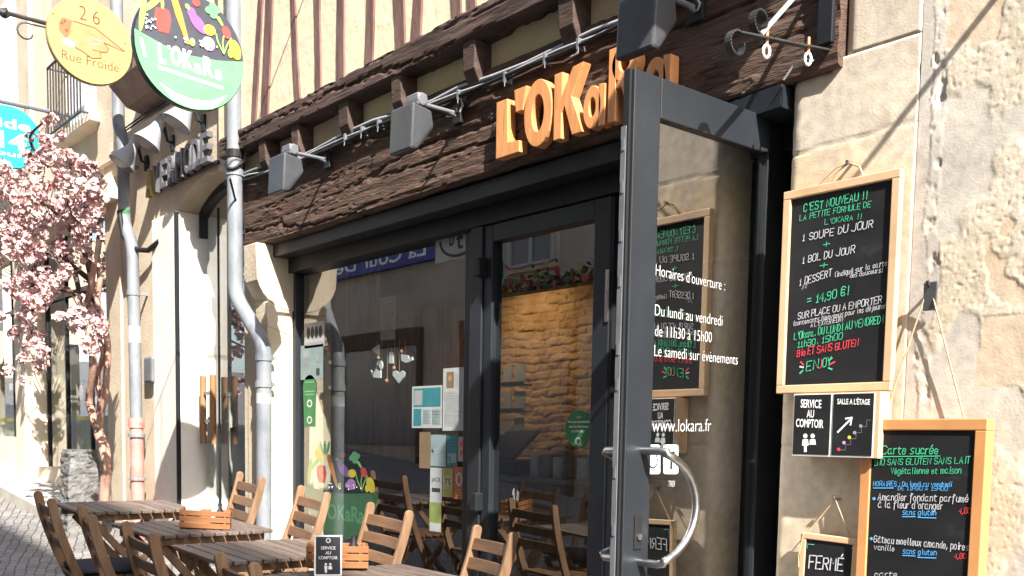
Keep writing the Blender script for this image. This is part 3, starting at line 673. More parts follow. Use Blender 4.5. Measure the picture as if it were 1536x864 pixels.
letter([[(.72, 0), (1, 0), (1, .96), (.72, .98)]], -2.93, -2.79, 2.68, 2.865, [ringo(.42, .5, .42, .5, .16, .22)])
stv = MB()
for x in (-3.82, -3.6, -3.42, -3.2, -3.06, -2.85): stv.tube([(x+.04, -.048, 2.74), (x+.04, 0, 2.74)], .008, 6)
stv.build('mounting_stud', STEEL, sign)

# ------------------------------------------------------------------ inside the cafe
IN = []
MB().box(-6.62, 1.0, .31, 4.2, -.08, 0.0).build('interior_floor', FLOORIN, shop)
MB().box(-6.62, 1.0, .31, 4.2, 2.75, 2.85).build('interior_ceiling', INWALL, shop)
MB().box(-6.72, -6.62, .31, 4.2, 1.18, 2.75).build('boarded_wall', BOARDS, shop)
mb = MB()
for i in range(18): 
    y = .32+i*.215; mb.box(-6.618, -6.606+random.uniform(0, .004), y, y+.205, 1.19, 2.74)
mb.build('wall_boards', BOARDS, shop)
MB().box(-6.72, -6.60, .31, 4.2, 0, 1.17).box(-6.598, -6.52, .31, 4.2, 1.12, 1.165).build('navy_wainscot', BLUEWALL, shop)
def inst_h(x, z):
    H = .066; z = z+.03*noise.noise(Vector((x*2.6, z*2, 5)))+.012*noise.noise(Vector((x*9, z*9, 5)))
    row = int(z/H); L = .2+.14*noise.noise(Vector((row*3.7, 0, 1))); xo = x+.37*row+.03*noise.noise(Vector((x*6, z*6, row)))
    fx = (xo % L)/L; fz = (z % H)/H
    e = min(fx, 1-fx)*L; ez = min(fz, 1-fz)*H
    d = min(e, ez)
    return .011*min(1, max(0, d)/.016)+.022*fbm((x*6, z*9, row*1.1), 5)
WARMSTONE = surf('ochre_rubble_stone', [(.30, .18, .085), (.44, .29, .15), (.52, .37, .21)], 5, rough=.9)
mb, _ = relief(-6.6, -5.1, .0, 2.74, 2.1, .012, inst_h, .25)
mb.build('rubble_stone_wall', WARMSTONE, shop)
MB().box(-5.09, 1.0, 2.08, 2.3, 0, 2.74).build('dark_back_wall', BLUEWALL, shop)
MB().box(-6.58, -3.0, 1.0, 1.1, 2.25, 2.745).build('added_dark_panel', METALD, shop)  # added dark panel: hides the lamp and blackens the top of the room
MB().box(.9, 1.0, .41, 2.1, 0, 2.74).build('side_wall', INWALL, shop)
sl = thing('ceiling_spotlight', 'small ceiling spotlight warming the rubble stone wall inside the cafe', 'lamp', (-6.0, 1.3, 2.72))
MB().tube([(-6.0, 1.3, 2.745), (-6.0, 1.3, 2.66)], .012, 8).tube([(-6.0, 1.28, 2.68), (-6.0, 1.37, 2.58)], [.03, .045], 14).build('lamp_body', METALD, sl, smooth=True)
ld = bpy.data.lights.new('spotlight_bulb', 'SPOT'); ld.energy = 10.5; ld.color = (1, .68, .38); ld.spot_size = math.radians(120); ld.spot_blend = 1.0; ld.shadow_soft_size = .04
lo = bpy.data.objects.new('spotlight_bulb', ld); COL.objects.link(lo); lo.location = (-6.0, 1.39, 2.56)
lo.rotation_euler = (Vector((-6.0, 1.39, 2.56))-Vector((-5.95, 2.1, 1.95))).to_track_quat('Z', 'Y').to_euler(); adopt(lo, sl)
# counter with till boxes, shelf of cards
ct = thing('serving_counter', 'dark serving counter seen through the closed door glass', 'counter', (-5.0, 1.5, 0))
MB().box(-5.9, -4.35, 1.3, 1.85, 0, 1.02).build('counter_body', BOARDS, ct, bevel=.006)
MB().box(-5.95, -4.3, 1.25, 1.9, 1.022, 1.06).build('counter_top', TABLEW, ct, bevel=.006)
for i in range(7):
    x = -5.15+i*.115
    o = MB().box(x, x+.085, 1.3, 1.42, 1.061, 1.2+.02*(i % 2)).box(x+.01, x+.075, 1.296, 1.2995, 1.09, 1.16).build('paper_bag', [KRAFT if i % 2 else PAPER], None, bevel=.003)
    tag(o, 'small paper packet standing in the row on the serving counter', 'packet', 'packets on the serving counter')
tl = thing('till', 'black till with sloping screen behind the closed door glass', 'till', (-5.55, 1.4, 1.06))
MB().box(-5.78, -5.38, 1.36, 1.7, 1.061, 1.17).build('till_body', METALD, tl, bevel=.01)
MB().prism([(1.36, 1.18), (1.6, 1.38), (1.62, 1.36), (1.38, 1.16)], lambda a, b, d: (d, a, b), -5.76, -5.42).build('screen', BLACK, tl)
rk = thing('postcard_rack', 'white postcard rack with three tiers of cards against the stone wall', 'card rack', (-5.85, 1.75, 1.3))
for i in range(3): 
    z = 1.32+i*.2; MB().box(-6.0, -5.72, 1.72, 1.8, z, z+.012).box(-6.0, -5.72, 1.715, 1.72, z, z+.03).build('tier', METALD, rk)
    MB().box(-5.98, -5.88, 1.735, 1.74, z+.013, z+.15).box(-5.86, -5.74, 1.745, 1.75, z+.013, z+.16).build('postcard', PAPER, rk)
# white kitchen ornaments hanging behind the window
orn = thing('hanging_ornaments', 'white teapot, cup, heart and tag ornaments hanging on cords behind the window', 'ornament', (-5.6, .3, 1.9))
YO = .29
def flat(poly, nm, m):
    pts = [PY(x, y, YO) for x, y in poly]; n = len(pts)
    mb = MB(); mb.add([tuple(p) for p in pts]+[(p.x, p.y+.008, p.z) for p in pts], [tuple(range(n)), tuple(range(2*n-1, n-1, -1))]+[(i, i+n, (i+1) % n+n, (i+1) % n) for i in range(n)])
    return mb.build(nm, m, orn)
flat([(557, 524), (568, 517), (568, 533)], 'paper_triangle', WHITE)
flat([(569+5*math.cos(a)*(1 if abs(math.cos(a)) < .8 else .92), 548+8*math.sin(a)) for a in [2*math.pi*i/12 for i in range(12)]], 'white_jar', WHITE)
flat([(584, 528), (589, 528), (589, 545), (583, 545)], 'white_tag', WHITE)
flat([(601, 531), (612, 533), (613, 538), (618, 535), (619, 540), (613, 543), (608, 544), (602, 541)], 'white_cup', WHITE)
flat([(556, 555), (560, 560), (563, 551), (568, 548), (571, 556), (571, 567), (560, 566), (557, 560)], 'white_teapot', WHITE)
flat([(598, 575), (589, 563), (589, 557), (594, 556), (598, 560), (603, 556), (607, 559), (606, 565)], 'white_heart', WHITE)
cd = MB()
for x0, y0, y1 in ((573, 512, 540), (581, 520, 570), (587, 520, 528), (592, 510, 556), (599, 508, 558), (608, 508, 532), (566, 512, 550)):
    cd.tube([PY(x0, y0, YO+.004), PY(x0, y1, YO+.004)], .0016, 5)
cd.build('cord', ROPE, orn)
bd = MB()
for x, y in ((580, 571), (591, 552), (603, 527), (568, 537)):
    c = PY(x, y, YO); bd.tube([c+Vector((0, 0, .012)), c+Vector((0, 0, .006)), c-Vector((0, 0, .006)), c-Vector((0, 0, .012))], [.004, .012, .012, .004], 8)
bd.build('wooden_bead', PINE, orn, smooth=True)

# ================================================================== SPOTLIGHTS, CABLES, BRACKETS ON THE CAFE FRONT
def spotlight(label, base_px, size=1.0):
    b = PY(*base_px, -.05); x, z = b.x, b.z
    t = thing('floodlight', label, 'floodlight', (x, -.05, z), 'floodlights along the beam')
    MB().box(x-.035, x+.035, -.062, -.04, z-.05, z+.05).tube([(x, -.06, z+.01), (x, -.075, z+.01)], .02, 10).build('wall_plate', METALD, t, bevel=.004)
    MB().tube([(x, -.07, z), (x, -.29, z)], .011, 10).tube([(x, -.068, z-.012), (x, -.10, z-.005), (x, -.13, z)], .009, 8).build('arm', LAMPGREY, t, smooth=True)
    MB().box(x-.05, x+.05, -.335, -.275, z-.025, z+.035).tube([(x-.055, -.305, z+.005), (x+.055, -.305, z+.005)], .032, 12).build('gear_box', LAMPGREY, t, bevel=.008)
    # wedge-shaped head: broad flat cover to the street, lens turned back to the wall
    zt, zb_, w0, w1 = z-.035, z-.26, .088, .098
    sect = [(-.405, zb_), (-.395, zt), (-.27, zt-.015), (-.255, zt-.09), (-.355, zb_+.005)]
    vs = []
    for sx in (-1, 1): vs += [(x+sx*(w1 if q in (0, 1) else w0*.94), p[0], p[1]) for q, p in enumerate(sect)]
    k = len(sect)
    MB().add(vs, [tuple(range(k)), tuple(range(2*k-1, k-1, -1))]+[(i, (i+1) % k, k+(i+1) % k, k+i) for i in range(k)]).build('lamp_head', HEADGREY, t, bevel=.012)
    MB().add([(x-.07, -.2735, zt-.1), (x+.07, -.2735, zt-.1), (x+.07, -.340, zb_+.03), (x-.07, -.340, zb_+.03)], [(0, 1, 2, 3)]).build('lens', LAMPGLASS, t)
    return t
spotlight('grey floodlight on an arm next to the drainpipe, leftmost on the beam', (492, 240))
spotlight('grey floodlight on an arm in the middle of the dark beam', (687, 171))
spotlight('dark floodlight on an arm above the orange wooden letters', (1046, 14))
# cable bundle
pts = [(338, 268), (352, 266), (372, 258), (400, 250), (440, 238), (470, 224), (520, 200), (560, 182), (600, 168), (650, 150), (690, 132), (740, 114), (790, 92), (840, 70), (890, 48), (930, 30), (1000, -4), (1100, -60)]
cb = thing('cable_bundle', 'bundle of grey and black cables clipped along the top of the beam', 'cable', (-4.5, -.06, 3.1))
for k, (dy, m, r) in enumerate(((0, CABLE, .009), (6, CABLE, .007), (9, BLACK, .009), (4, BLACK, .008), (13, BLACK, .006))):
    P = [PY(x, y+dy+2.2*math.sin(i*1.7+k*2), -.055-.012*(k % 3)) for i, (x, y) in enumerate(pts)]
    MB().tube(P, r, 6).build('cable', m, cb, smooth=True)
for x, y in ((450, 236), (520, 203), (545, 192), (570, 182), (690, 138), (760, 112), (820, 84), (870, 62)):
    c = PY(x, y+4, -.07); cl = MB(); cl.box(c.x-.006, c.x+.006, -.088, -.03, c.z-.026, c.z+.022)
    cl.tube([c+Vector((.01, -.02, -.03)), c+Vector((.022, -.03, -.055))], .0028, 5)
    cl.build('cable_clip', LAMPGREY, cb)
MB().tube([PY(690, 142, -.07), PY(694, 158, -.06), PY(690, 168, -.06)], .006, 6).tube([PY(870, 62, -.07), PY(866, 80, -.08), PY(845, 92, -.06), PY(800, 98, -.06)], .005, 6).tube([PY(1030, -20, -.06), PY(1050, 5, -.07), PY(1046, 16, -.06)], .006, 6).build('branch_cable', CABLE, cb, smooth=True)
MB().tube([PY(345, 268, -.24), PY(353, 300, -.14), PY(361, 284, -.06), PY(366, 330, -.05), PY(368, 368, -.02)], .008, 6).build('hanging_cable', BLACK, cb, smooth=True)
# scroll bracket over the pier
sb = thing('scroll_bracket', 'wrought iron scroll bracket with two small rings at the pier top', 'bracket', (-2.08, 0, 2.69))
XB = -2.08
def strap(mb, yz, w=.024, th=.006):
    for i in range(len(yz)-1):
        (ya, za), (yb, zb) = yz[i], yz[i+1]
        a, b = Vector((XB, ya, za)), Vector((XB, yb, zb)); d = (b-a); t_ = d.normalized(); n_ = Vector((1, 0, 0)).cross(t_)
        mb.obox((a+b)/2, t_*(d.length/2+.002), Vector((1, 0, 0))*w/2, n_*th/2)
mb = MB(); strap(mb, [(.02, 2.693), (-.25, 2.653), (-.535, 2.612)])
sc1 = [(-.535+.045*math.cos(a)*k-.01, 2.572+.042*math.sin(a)*k) for a, k in [(math.pi/2+.1+i*math.pi*1.55/16, 1-.022*i) for i in range(17)]]
strap(mb, [(-.535, 2.612)]+sc1)
mb.build('bottom_bar', IRON, sb)
mb = MB(); sc2 = [(-.425, 2.632)]+[(-.428+.042*math.cos(a)*k, 2.675+.042*math.sin(a)*k) for a, k in [(-math.pi/2-.3-i*math.pi*1.5/16, 1-.02*i) for i in range(17)]]
strap(mb, sc2); mb.build('top_scroll', IRON, sb)
mb = MB(); strap(mb, [(-.425, 2.63), (-.02, 3.02)], .02, .008); mb.build('stay', CABLE, sb)
for y in (-.385, -.15):
    z = 2.612+(y+.535)*.148
    MB().tube([(XB, y, z+.03), (XB, y, z-.02)], .006, 6).build('insulator', colour('copper_rod', (.5, .2, .1)), sb)
    MB().tube([(XB+.004*math.cos(a), y+.012*math.cos(a), z-.042+.02*math.sin(a)) for a in [2*math.pi*i/14 for i in range(15)]], .005, 6).build('ring', WHITE, sb, smooth=True)
MB().tube([(XB, -.12, 2.63), (XB-.06, -.08, 2.66), (XB-.12, -.06, 2.66), (XB-.16, -.06, 2.62)], .004, 6).build('loose_wire', CABLE, sb)
# rod bracket higher up on the pier (out of frame); it throws the slanting shadow across the stone
rb = thing('iron_stay', 'thin iron stay rod anchored high on the pier wall', 'rod', (-1.04, 0, 3.17))
MB().tube([(-1.04, 0, 3.17), (-.65, -.5, 3.46)], .011, 8).build('rod', IRON, rb)
MB().box(-1.08, -1.0, -.03, 0.02, 3.12, 3.22).build('anchor_plate', IRON, rb, bevel=.004)

bs = thing('shadow_caster_board', 'plain dark board added out of view over the pier to shade the beam', 'sign', (-1.5, -.5, 3.7))  # unseen board, added and shaped to shade the right end of the beam
MB().box(-1.37, -1.33, -.68, -.40, 3.75, 4.7).box(-1.365, -1.335, -1.02, -.681, 3.95, 4.35).build('flat_board', METALD, bs, bevel=.01)
MB().tube([(-1.35, 0, 4.76), (-1.35, -.8, 4.76)], .012, 8).tube([(-1.35, -.45, 4.76), (-1.35, -.45, 4.69)], .006, 6).tube([(-1.35, -.64, 4.76), (-1.35, -.64, 4.69)], .006, 6).build('hanger_arm', IRON, bs)

# ================================================================== BOARDS ON THE PIER
def board(name, label, cat, x0, x1, z0, z1, yb, fw, depth, fm, slate_in=.012, tilt=None):
    t = thing(name, label, cat, ((x0+x1)/2, 0, z0))
    yf = yb-depth
    MB().box(x0, x1, yf, yb, z1-fw, z1).box(x0, x1, yf, yb, z0, z0+fw).box(x0, x0+fw, yf, yb, z0+fw, z1-fw).box(x1-fw, x1, yf, yb, z0+fw, z1-fw).build('frame', fm, t, bevel=.003)
    MB().box(x0+fw, x1-fw, yf+slate_in, yb, z0+fw, z1-fw).build('slate', SLATE, t)
    return t, yf+slate_in
# tall chalkboard
tb, ys = board('chalkboard', 'tall pine framed chalkboard with the soup and dessert lunch offer, topmost on the pier', 'chalkboard', -2.232, -1.777, 1.493, 2.224, -.018, .03, .028, FRAMEPINE)
at1 = lambda x, y: PY(x, y, ys-.001)
c = MB()
for s, a, b, h, k in (("C'EST NOUVEAU !!", (1205, 318), (1300, 298), 13, 1), ("LA PETITE FORMULE DE", (1200, 331), (1306, 310), 9.5, 1), ("L'OKARA !!", (1237, 337), (1292, 328), 9, 1),
                      ("1 SOUPE DU JOUR", (1203, 362), (1309, 341), 12, 0), ("+", (1235, 372), (1245, 370), 11, 1), ("1 BOL DU JOUR", (1203, 396), (1281, 379), 12, 0), ("+", (1229, 404), (1240, 402), 11, 1),
                      ("1 DESSERT", (1199, 429), (1247, 414), 12, 0), ("/2", (1203, 434), (1210, 432), 8, 0), ("(indiqué sur la carte", (1252, 416), (1330, 398), 9, 0), ("des douceurs)", (1275, 417), (1324, 408), 8, 0), ("*", (1331, 404), (1336, 403), 8, 2),
                      ("= 14,90 €!", (1211, 457), (1272, 442), 14, 1), ("SUR PLACE OU A EMPORTER", (1197, 479), (1322, 454), 11, 0), ("!", (1327, 457), (1330, 456), 12, 1),
                      ("(contenants bienvenus pour les déjeuners", (1190, 489), (1333, 461), 8, 0), ("A L'EXTERIEUR)", (1216, 491), (1264, 482), 8, 0), ("L'Okara. DU LUNDI AU VENDREDI", (1191, 510), (1324, 484), 12, 1),
                      ("11h30. 15h00", (1195, 522), (1263, 509), 11, 1), ("Bio ET SANS GLUTEN", (1196, 535), (1287, 519), 12, 2), ("EN", (1210, 557), (1226, 553), 15, 1), ("J", (1228, 553), (1232, 552), 13, 2), ("OY", (1234, 551), (1246, 548), 14, 1)):
    c = MB(); scribble(c, s, a, b, h*.86, at1, (0, -1, 0), 0, .115, .38); c.build('chalk_line', (CH_W, CH_G, CH_R)[k], tb)
c = MB()
for i, (a, b) in enumerate((((1201, 543), (1205, 547)), ((1200, 550), (1205, 551)), ((1200, 560), (1204, 556)), ((1243, 541), (1248, 537)), ((1246, 546), (1252, 543)), ((1243, 552), (1248, 554)))):
    ribbon(c, [at1(*a), at1(*b)], .006, Vector((0, -1, 0)), (2, 0, 1, 1, 2, 1)[i])
c.build('chalk_rays', [CH_W, CH_G, CH_R], tb)
smu = surf('chalk_smear', [(.012, .013, .015), (.05, .05, .055)], 16, rough=.9, spread=(.5, .8))
MB().tube([(-2.06, -.03, 2.222), (-2.03, -.028, 2.26), (-1.985, -.02, 2.285), (-1.94, -.028, 2.262), (-1.92, -.03, 2.222)], .004, 6).tube([(-1.99, -.022, 2.285), (-2.03, -.03, 2.275), (-2.1, -.035, 2.225)], .003, 6).build('hanging_string', ROPE, tb, smooth=True)
MB().tube([(-1.985, .01, 2.287), (-1.985, -.035, 2.287)], .006, 8).build('hook', STEEL, tb)
# double notice panel
np_ = thing('notice_panel', 'double black notice panel about counter service and upstairs room under the tall chalkboard', 'sign', (-1.99, 0, 1.26))
yn = -.092
x0, x1, z0, z1 = PY(1188, 640, yn).x, PY(1318, 640, yn).x, PY(1240, 686, yn).z, 1.488
MB().box(x0, x1, yn+.0025, -.012, z0, z1).build('backing_board', FRAMEPINE, np_, bevel=.002)
xm = (PY(1247, 640, yn).x)
for nm, a, b in (('left', x0+.004, xm-.002), ('right', xm+.002, x1-.018)):
    MB().box(a, b, yn, yn+.002, z0+.003, z1-.003).build('white_border', WHITE, np_)
    MB().box(a+.0035, b-.0035, yn-.0015, yn-.0002, z0+.008, z1-.005).build('black_panel', SLATE, np_)
at2 = lambda x, y: PY(x, y, yn-.002)
c = MB()
for s, a, b, h in (("SERVICE", (1201, 611), (1232, 612), 12), ("AU", (1210, 626), (1221, 626), 11), ("COMPTOIR", (1194, 640), (1235, 642), 12), ("SALLE A L'ÉTAGE", (1256, 606), (1305, 607), 8)):
    c = MB(); printed_px(c, s, a, b, h, at2, NY, 0, .018); c.build('printed_word', WHITE, np_)
c = MB()
def dot(mb, x, y, r, at, mi=0, sy=1.0): mb.add([at(x+r*math.cos(a), y+r*sy*math.sin(a)) for a in [2*math.pi*i/14 for i in range(14)]], [tuple(range(14))], mi)
for x in (1208, 1219): dot(c, x, 654, 3.2, at2, 0, 1.1)
for pts_ in ([(1204, 659), (1212, 659), (1213, 668), (1210, 669), (1210, 678), (1206, 678), (1206, 669), (1203, 668)], [(1215, 659), (1223, 659), (1224, 667), (1214, 667)]):
    c.add([at2(*p) for p in pts_], [tuple(range(len(pts_)))], 0)
nv = Vector((0, -1, 0))
for p in ([(1257, 648), (1278, 627)], [(1269, 628), (1278, 626), (1276, 637)]): ribbon(c, [at2(*q) for q in p], .0065, nv, 0)
ribbon(c, [at2(*q) for q in [(1260, 675), (1268, 675), (1268, 667), (1276, 667), (1276, 658), (1284, 658), (1284, 649), (1292, 649), (1292, 640), (1300, 640), (1300, 630), (1306, 630)]], .0012, nv, 4)
for x, y, k in ((1258, 674, 1), (1266, 664, 2), (1274, 656, 3), (1282, 649, 4), (1291, 639, 4)): dot(c, x, y, 2.6, at2, k)
c.build('pictograms', [WHITE, CH_R, LILAC, YELLOW, GREY], np_)
# dessert board hung on a V of string
db, ysd = board('chalkboard', 'deep orange framed chalkboard listing sweet desserts, hanging from string', 'chalkboard', -1.862, -1.436, .52, 1.396, -.012, .037, .055, FRAMEORANGE, .008)
at3 = lambda x, y: PY(x, y, ysd-.001)
c = MB()
for s, a, b, h, k in (("Carte sucrée", (1323, 681), (1407, 681), 12, 1), ("BIO SANS GLUTEN SANS LAIT", (1312, 698), (1455, 695), 9, 1), ("Végétalienne et maison", (1336, 711), (1441, 710), 9, 1),
                      ("HORAIRES : Du lundi au vendredi", (1310, 729), (1427, 730), 7, 3), ("DE 11H30 A 15H00", (1347, 735), (1421, 736), 6, 3),
                      ("Amandier fondant parfumé", (1317, 750), (1452, 753), 10, 0), ("à la fleur d'oranger", (1317, 761), (1413, 764), 10, 0), ("sans gluten", (1354, 772), (1404, 773), 8, 3), ("4,80", (1438, 770), (1456, 770), 8, 2),
                      ("Gâteau moelleux amande, poires,", (1311, 813), (1455, 826), 10, 0), ("vanille", (1311, 824), (1341, 827), 8, 0), ("sans gluten", (1354, 830), (1404, 833), 8, 3), ("4,80", (1431, 838), (1449, 838), 8, 2), ("carte", (1312, 866), (1345, 866), 9, 0)):
    c = MB(); scribble(c, s, a, b, h, at3, (0, -1, 0), 0, .11, .2); c.build('chalk_line', (CH_W, CH_G, CH_R, CH_B)[k], db)
c = MB()
for a, b, k in (((1323, 685), (1410, 684), 1), ((1310, 732), (1340, 732), 3), ((1354, 775), (1373, 775), 3), ((1377, 776), (1404, 777), 3), ((1354, 833), (1373, 834), 3), ((1377, 836), (1404, 837), 3)): ribbon(c, [at3(*a), at3(*b)], .003, nv, k)
for x, y in ((1311, 748), (1307, 808)): dot(c, x, y, 2.4, at3, 3)
c.build('chalk_underlines', [CH_W, CH_G, CH_R, CH_B], db)
hk = PY(1394, 432, -.04)
MB().tube([(-1.80, -.03, 1.396), (-1.806, -.028, 1.39), hk+Vector((-.012, .01, 0))], .0028, 6).tube([hk+Vector((.006, .01, -.02)), (-1.53, -.022, 1.395)], .0028, 6).build('hanging_string', ROPE, db)
w = thing('wall_hook', 'small dark metal flap hook on the peeling wall holding the dessert board string', 'hook', (hk.x, 0, hk.z))
MB().obox(hk+Vector((0, .01, -.025)), (.024, 0, 0), (0, .004, 0), (.006, -.012, .045)).build('flap', LAMPGREY, w, bevel=.004)
MB().tube([hk+Vector((0, .05, .01)), hk+Vector((0, -.01, .01)), hk+Vector((0, -.014, .022))], .006, 8).build('pin', IRON, w)
# small closed sign on a string
fb, ysf = board('chalkboard', 'small wooden framed slate reading closed, hanging from a hook beside the dessert board', 'chalkboard', -2.105, -1.872, .72, .985, -.03, .022, .02, FRAMEPINE, .006)
fb.rotation_euler = (0, math.radians(1.5), 0)
at4 = lambda x, y: PY(x, y, ysf-.002)
c = MB(); scribble(c, "FERMÉ", (1213, 852), (1264, 856), 18, at4, (0, -1, 0), 0, .11, .1)
for p in ([(1211, 822), (1211, 816), (1221, 817)], [(1277, 822), (1287, 823), (1287, 832)]): ribbon(c, [at4(*q) for q in p], .0025, nv, 1)
c.build('chalk_writing', [CH_W, CH_G], fb)
hk2 = Vector((-1.975, -.03, 1.115))
MB().tube([(-2.075, -.045, .985), hk2, (-1.9, -.045, .985)], .0026, 6).tube([(-2.085, -.052, .985), (-2.10, -.055, .9), (-2.098, -.055, .86)], .002, 6).build('hanging_string', ROPE, fb)
MB().tube([hk2+Vector((0, .06, 0)), hk2+Vector((0, -.01, 0)), hk2+Vector((0, -.014, .014))], .006, 8).build('hook', STEEL, fb)

# ================================================================== DRAINPIPES
def pipe(label, pts, r, collars, group, m=ZINC, lower=None):
    t = thing('drainpipe', label, 'drainpipe', (pts[-1].x, pts[-1].y, 0), group)
    P = []
    n = len(pts)
    for i, p in enumerate(pts):                       # rounded bends
        if i in (0, n-1): P.append(p); continue
        a = p+(pts[i-1]-p).normalized()*min(.09, (pts[i-1]-p).length*.45); b = p+(pts[i+1]-p).normalized()*min(.09, (pts[i+1]-p).length*.45)
        for k in range(6): s = k/5; P.append(a*(1-s)**2+p*2*s*(1-s)+b*s*s)
    MB().tube(P, r, 18).build('pipe', m, t, smooth=True)
    cm = MB()
    for c in collars: cm.tube([c+Vector((0, 0, .022)), c-Vector((0, 0, .022))], r*1.14, 18); cm.box(c.x-.015, c.x+.015, c.y, .02, c.z-.012, c.z+.012)
    cm.build('collar', m, t, smooth=False)
    return t
Yp = -.12
p1 = [PY(349, -200, Yp), PY(351, 140, Yp), PY(354, 448, Yp), PY(393, 510, Yp), PY(397, 600, Yp), PY(400, 900, Yp)]
p1 = [Vector((-6.70, Yp, 5.6)), Vector((-6.69, Yp, 2.28)), Vector((-6.39, -.062, 1.95)), Vector((-6.39, -.062, 0.02+ground(-6.3)))]
p1[2] = Vector((-6.372, -.062, 1.93))
dp = pipe('pale zinc drainpipe with an offset bend beside the stone corbel', p1, .052, [Vector((-6.374, -.062, 1.84)), Vector((-6.376, -.062, 1.66)), Vector((-6.693, Yp, 3.12))], 'drainpipes on the house fronts')
MB().tube([(-6.692, Yp, 3.22), (-6.692, Yp, 3.27)], .06, 18).tube([(-6.692+.065*math.cos(a), Yp+.065*math.sin(a), 3.16+.03*math.sin(a*2)) for a in [2*math.pi*i/20 for i in range(21)]], .011, 6).build('black_strap', BLACK, dp)
mb = MB()
c_ = PY(393, 553, Yp-.06); mb.tube([(-6.3765, -.062, 1.60), (-6.3765, -.062, 1.53)], .0528, 18)
mb.build('sticker', PAPER, dp)
g0 = ground(-8.65)
p2 = [Vector((-9.02, Yp, 6.2)), Vector((-9.0, Yp, 3.95)), Vector((-8.89, Yp, 3.82)), Vector((-8.885, Yp, 3.12)), Vector((-8.70, Yp, 2.90)), Vector((-8.66, Yp, 1.42))]
dp2 = pipe('pale drainpipe with red lower section by the white pillar', p2, .05, [Vector((-8.69, Yp, 2.5)), Vector((-8.886, Yp, 3.6))], 'drainpipes on the house fronts')
MB().tube([(-8.66, Yp, 1.42), (-8.645, Yp, g0)], .055, 18).tube([(-8.66, Yp, 1.44), (-8.66, Yp, 1.36)], .066, 18).build('red_lower_pipe', REDPIPE, dp2, smooth=False)
MB().tube([(-8.658, Yp, 1.31), (-8.658, Yp, 1.28)], .072, 18).tube([(-8.652, Yp, .93), (-8.652, Yp, .91)], .068, 18).build('pipe_clip', ZINC, dp2)
MB().tube([(-8.885, Yp-.0015, 3.22), (-8.885, Yp-.0015, 3.12)], .0515, 18).build('green_tape', GREEN, dp2)
MB().tube([(-8.68, Yp, 2.22), (-8.676, Yp, 2.08)], .0508, 18).build('lilac_sticker', colour('faded_lilac_sticker', (.55, .42, .6)), dp2)
hs = thing('cable_loop', 'thick black hose looping from the left drainpipe to the white pillar', 'hose', (-8.6, -.1, 2.9))
MB().tube([(-8.86, -.17, 3.2), (-8.8, -.16, 2.98), (-8.66, -.1, 2.86), (-8.5, -.06, 2.84), (-8.35, -.02, 2.9)], .022, 10).build('hose', BLACK, hs, smooth=True)

# ================================================================== NEIGHBOUR SHOP (pale stone, glass door, letters)
nb = thing('neighbour_shop', 'pale stone shop with arched glass front and grey metal letters over it', 'building', (-7.6, 0, 0))
XL, XR, DEP = -7.985, -6.83, .55
MB().box(-9.3, -8.5, 0, .6, -.1, 3.78).build('stone_wall', STONE_W, nb)
MB().box(-8.5, XL, -.03, .6, -.1, 3.09).build('white_pillar', surf('white_painted_stone', [(.66, .62, .55), (.78, .75, .69)], 3, rough=.9, bump=.003, bscale=25), nb, bevel=.008)
n = 18; arch = [(-8.5, 3.092), (XL, 3.092)]+[(XL+(XR-XL)*i/n, 3.10+.17*math.sin(math.pi*i/n)**.8) for i in range(1, n)]+[(XR, 3.10), (-6.76, 3.1), (-6.76, 3.78), (-8.5, 3.78)]
MB().prism(arch, lambda a, b, d: (a, d, b), -.01, .6).build('arched_lintel', STONE_W, nb)
MB().box(XR, -6.765, .012, .6, -.1, 3.098).build('right_jamb', STONE_W, nb)
MB().box(-9.3, -6.78, -.09, .3, 3.782, 3.88).build('ledge', PALEWALL, nb, bevel=.012)
MB().box(-9.3, -7.04, 0, .5, 3.882, 7.0).build('upper_wall', PALEWALL, nb)
lw = MB()
for z, dy in ((3.915, -.06), (3.955, -.045)): lw.tube([(-9.2, dy, z), (-8.4, dy-.01, z+.012), (-7.6, dy, z-.008), (-6.95, dy, z)], .007, 6)
lw.build('ledge_cable', BLACK, nb)
poly = [(-.32, 4.28), (.02, 4.28), (.02, 3.98), (-.16, 4.02), (-.30, 4.16)]
MB().prism(poly, lambda a, b, d: (d, a, b), -8.7, -7.5).build('window_sill_block', surf('weathered_brown_sill', [(.26, .20, .16), (.38, .31, .25)], 6, rough=.9, bump=.006, bscale=20), nb, bevel=.015)
# arched frame and glazing
MB().prism([(XL+.005, 2.9), (XL+.024, 2.9), (XL+.024, 3.05)]+[(XL+.024+(XR-XL-.099)*i/n, 3.05+.155*math.sin(math.pi*i/n)**.8) for i in range(1, n)]+[(XR-.075, 3.05), (XR-.075, -.05), (XR-.005, -.05), (XR-.005, 3.098)]+[(XR-.005-(XR-XL-.01)*i/n, 3.097+.168*math.sin(math.pi*i/n)**.8) for i in range(1, n)]+[(XL+.005, 3.098)],
           lambda a, b, d: (a, d, b), .165, .23).build('door_frame', METALD, nb)
MB().add([(XL+.07, .20, .1), (XR-.07, .20, .1), (XR-.07, .20, 3.2), (XL+.07, .20, 3.2)], [(0, 1, 2, 3)]).build('glass_door', GLASS, nb)
MB().box(-7.70, -7.692, .192, .214, .1, 3.1).box(-7.2, -7.185, .192, .214, .1, 3.1).build('glass_joint', METAL, nb)
MB().box(XL-.012, XL+.006, -.036, -.004, .1, 3.08).build('corner_strip', METALD, nb)
h = MB()
for x in (-7.80, -7.61): h.tube([(x, .11, 1.24), (x, .11, 1.78)], .026, 10)
h.build('wooden_door_pull', BRASS, nb, smooth=True)
h = MB()
for z in (1.42, 1.64): h.box(-7.80, -7.61, .102, .118, z-.014, z+.014)
h.build('pull_crossbar', STEEL, nb)
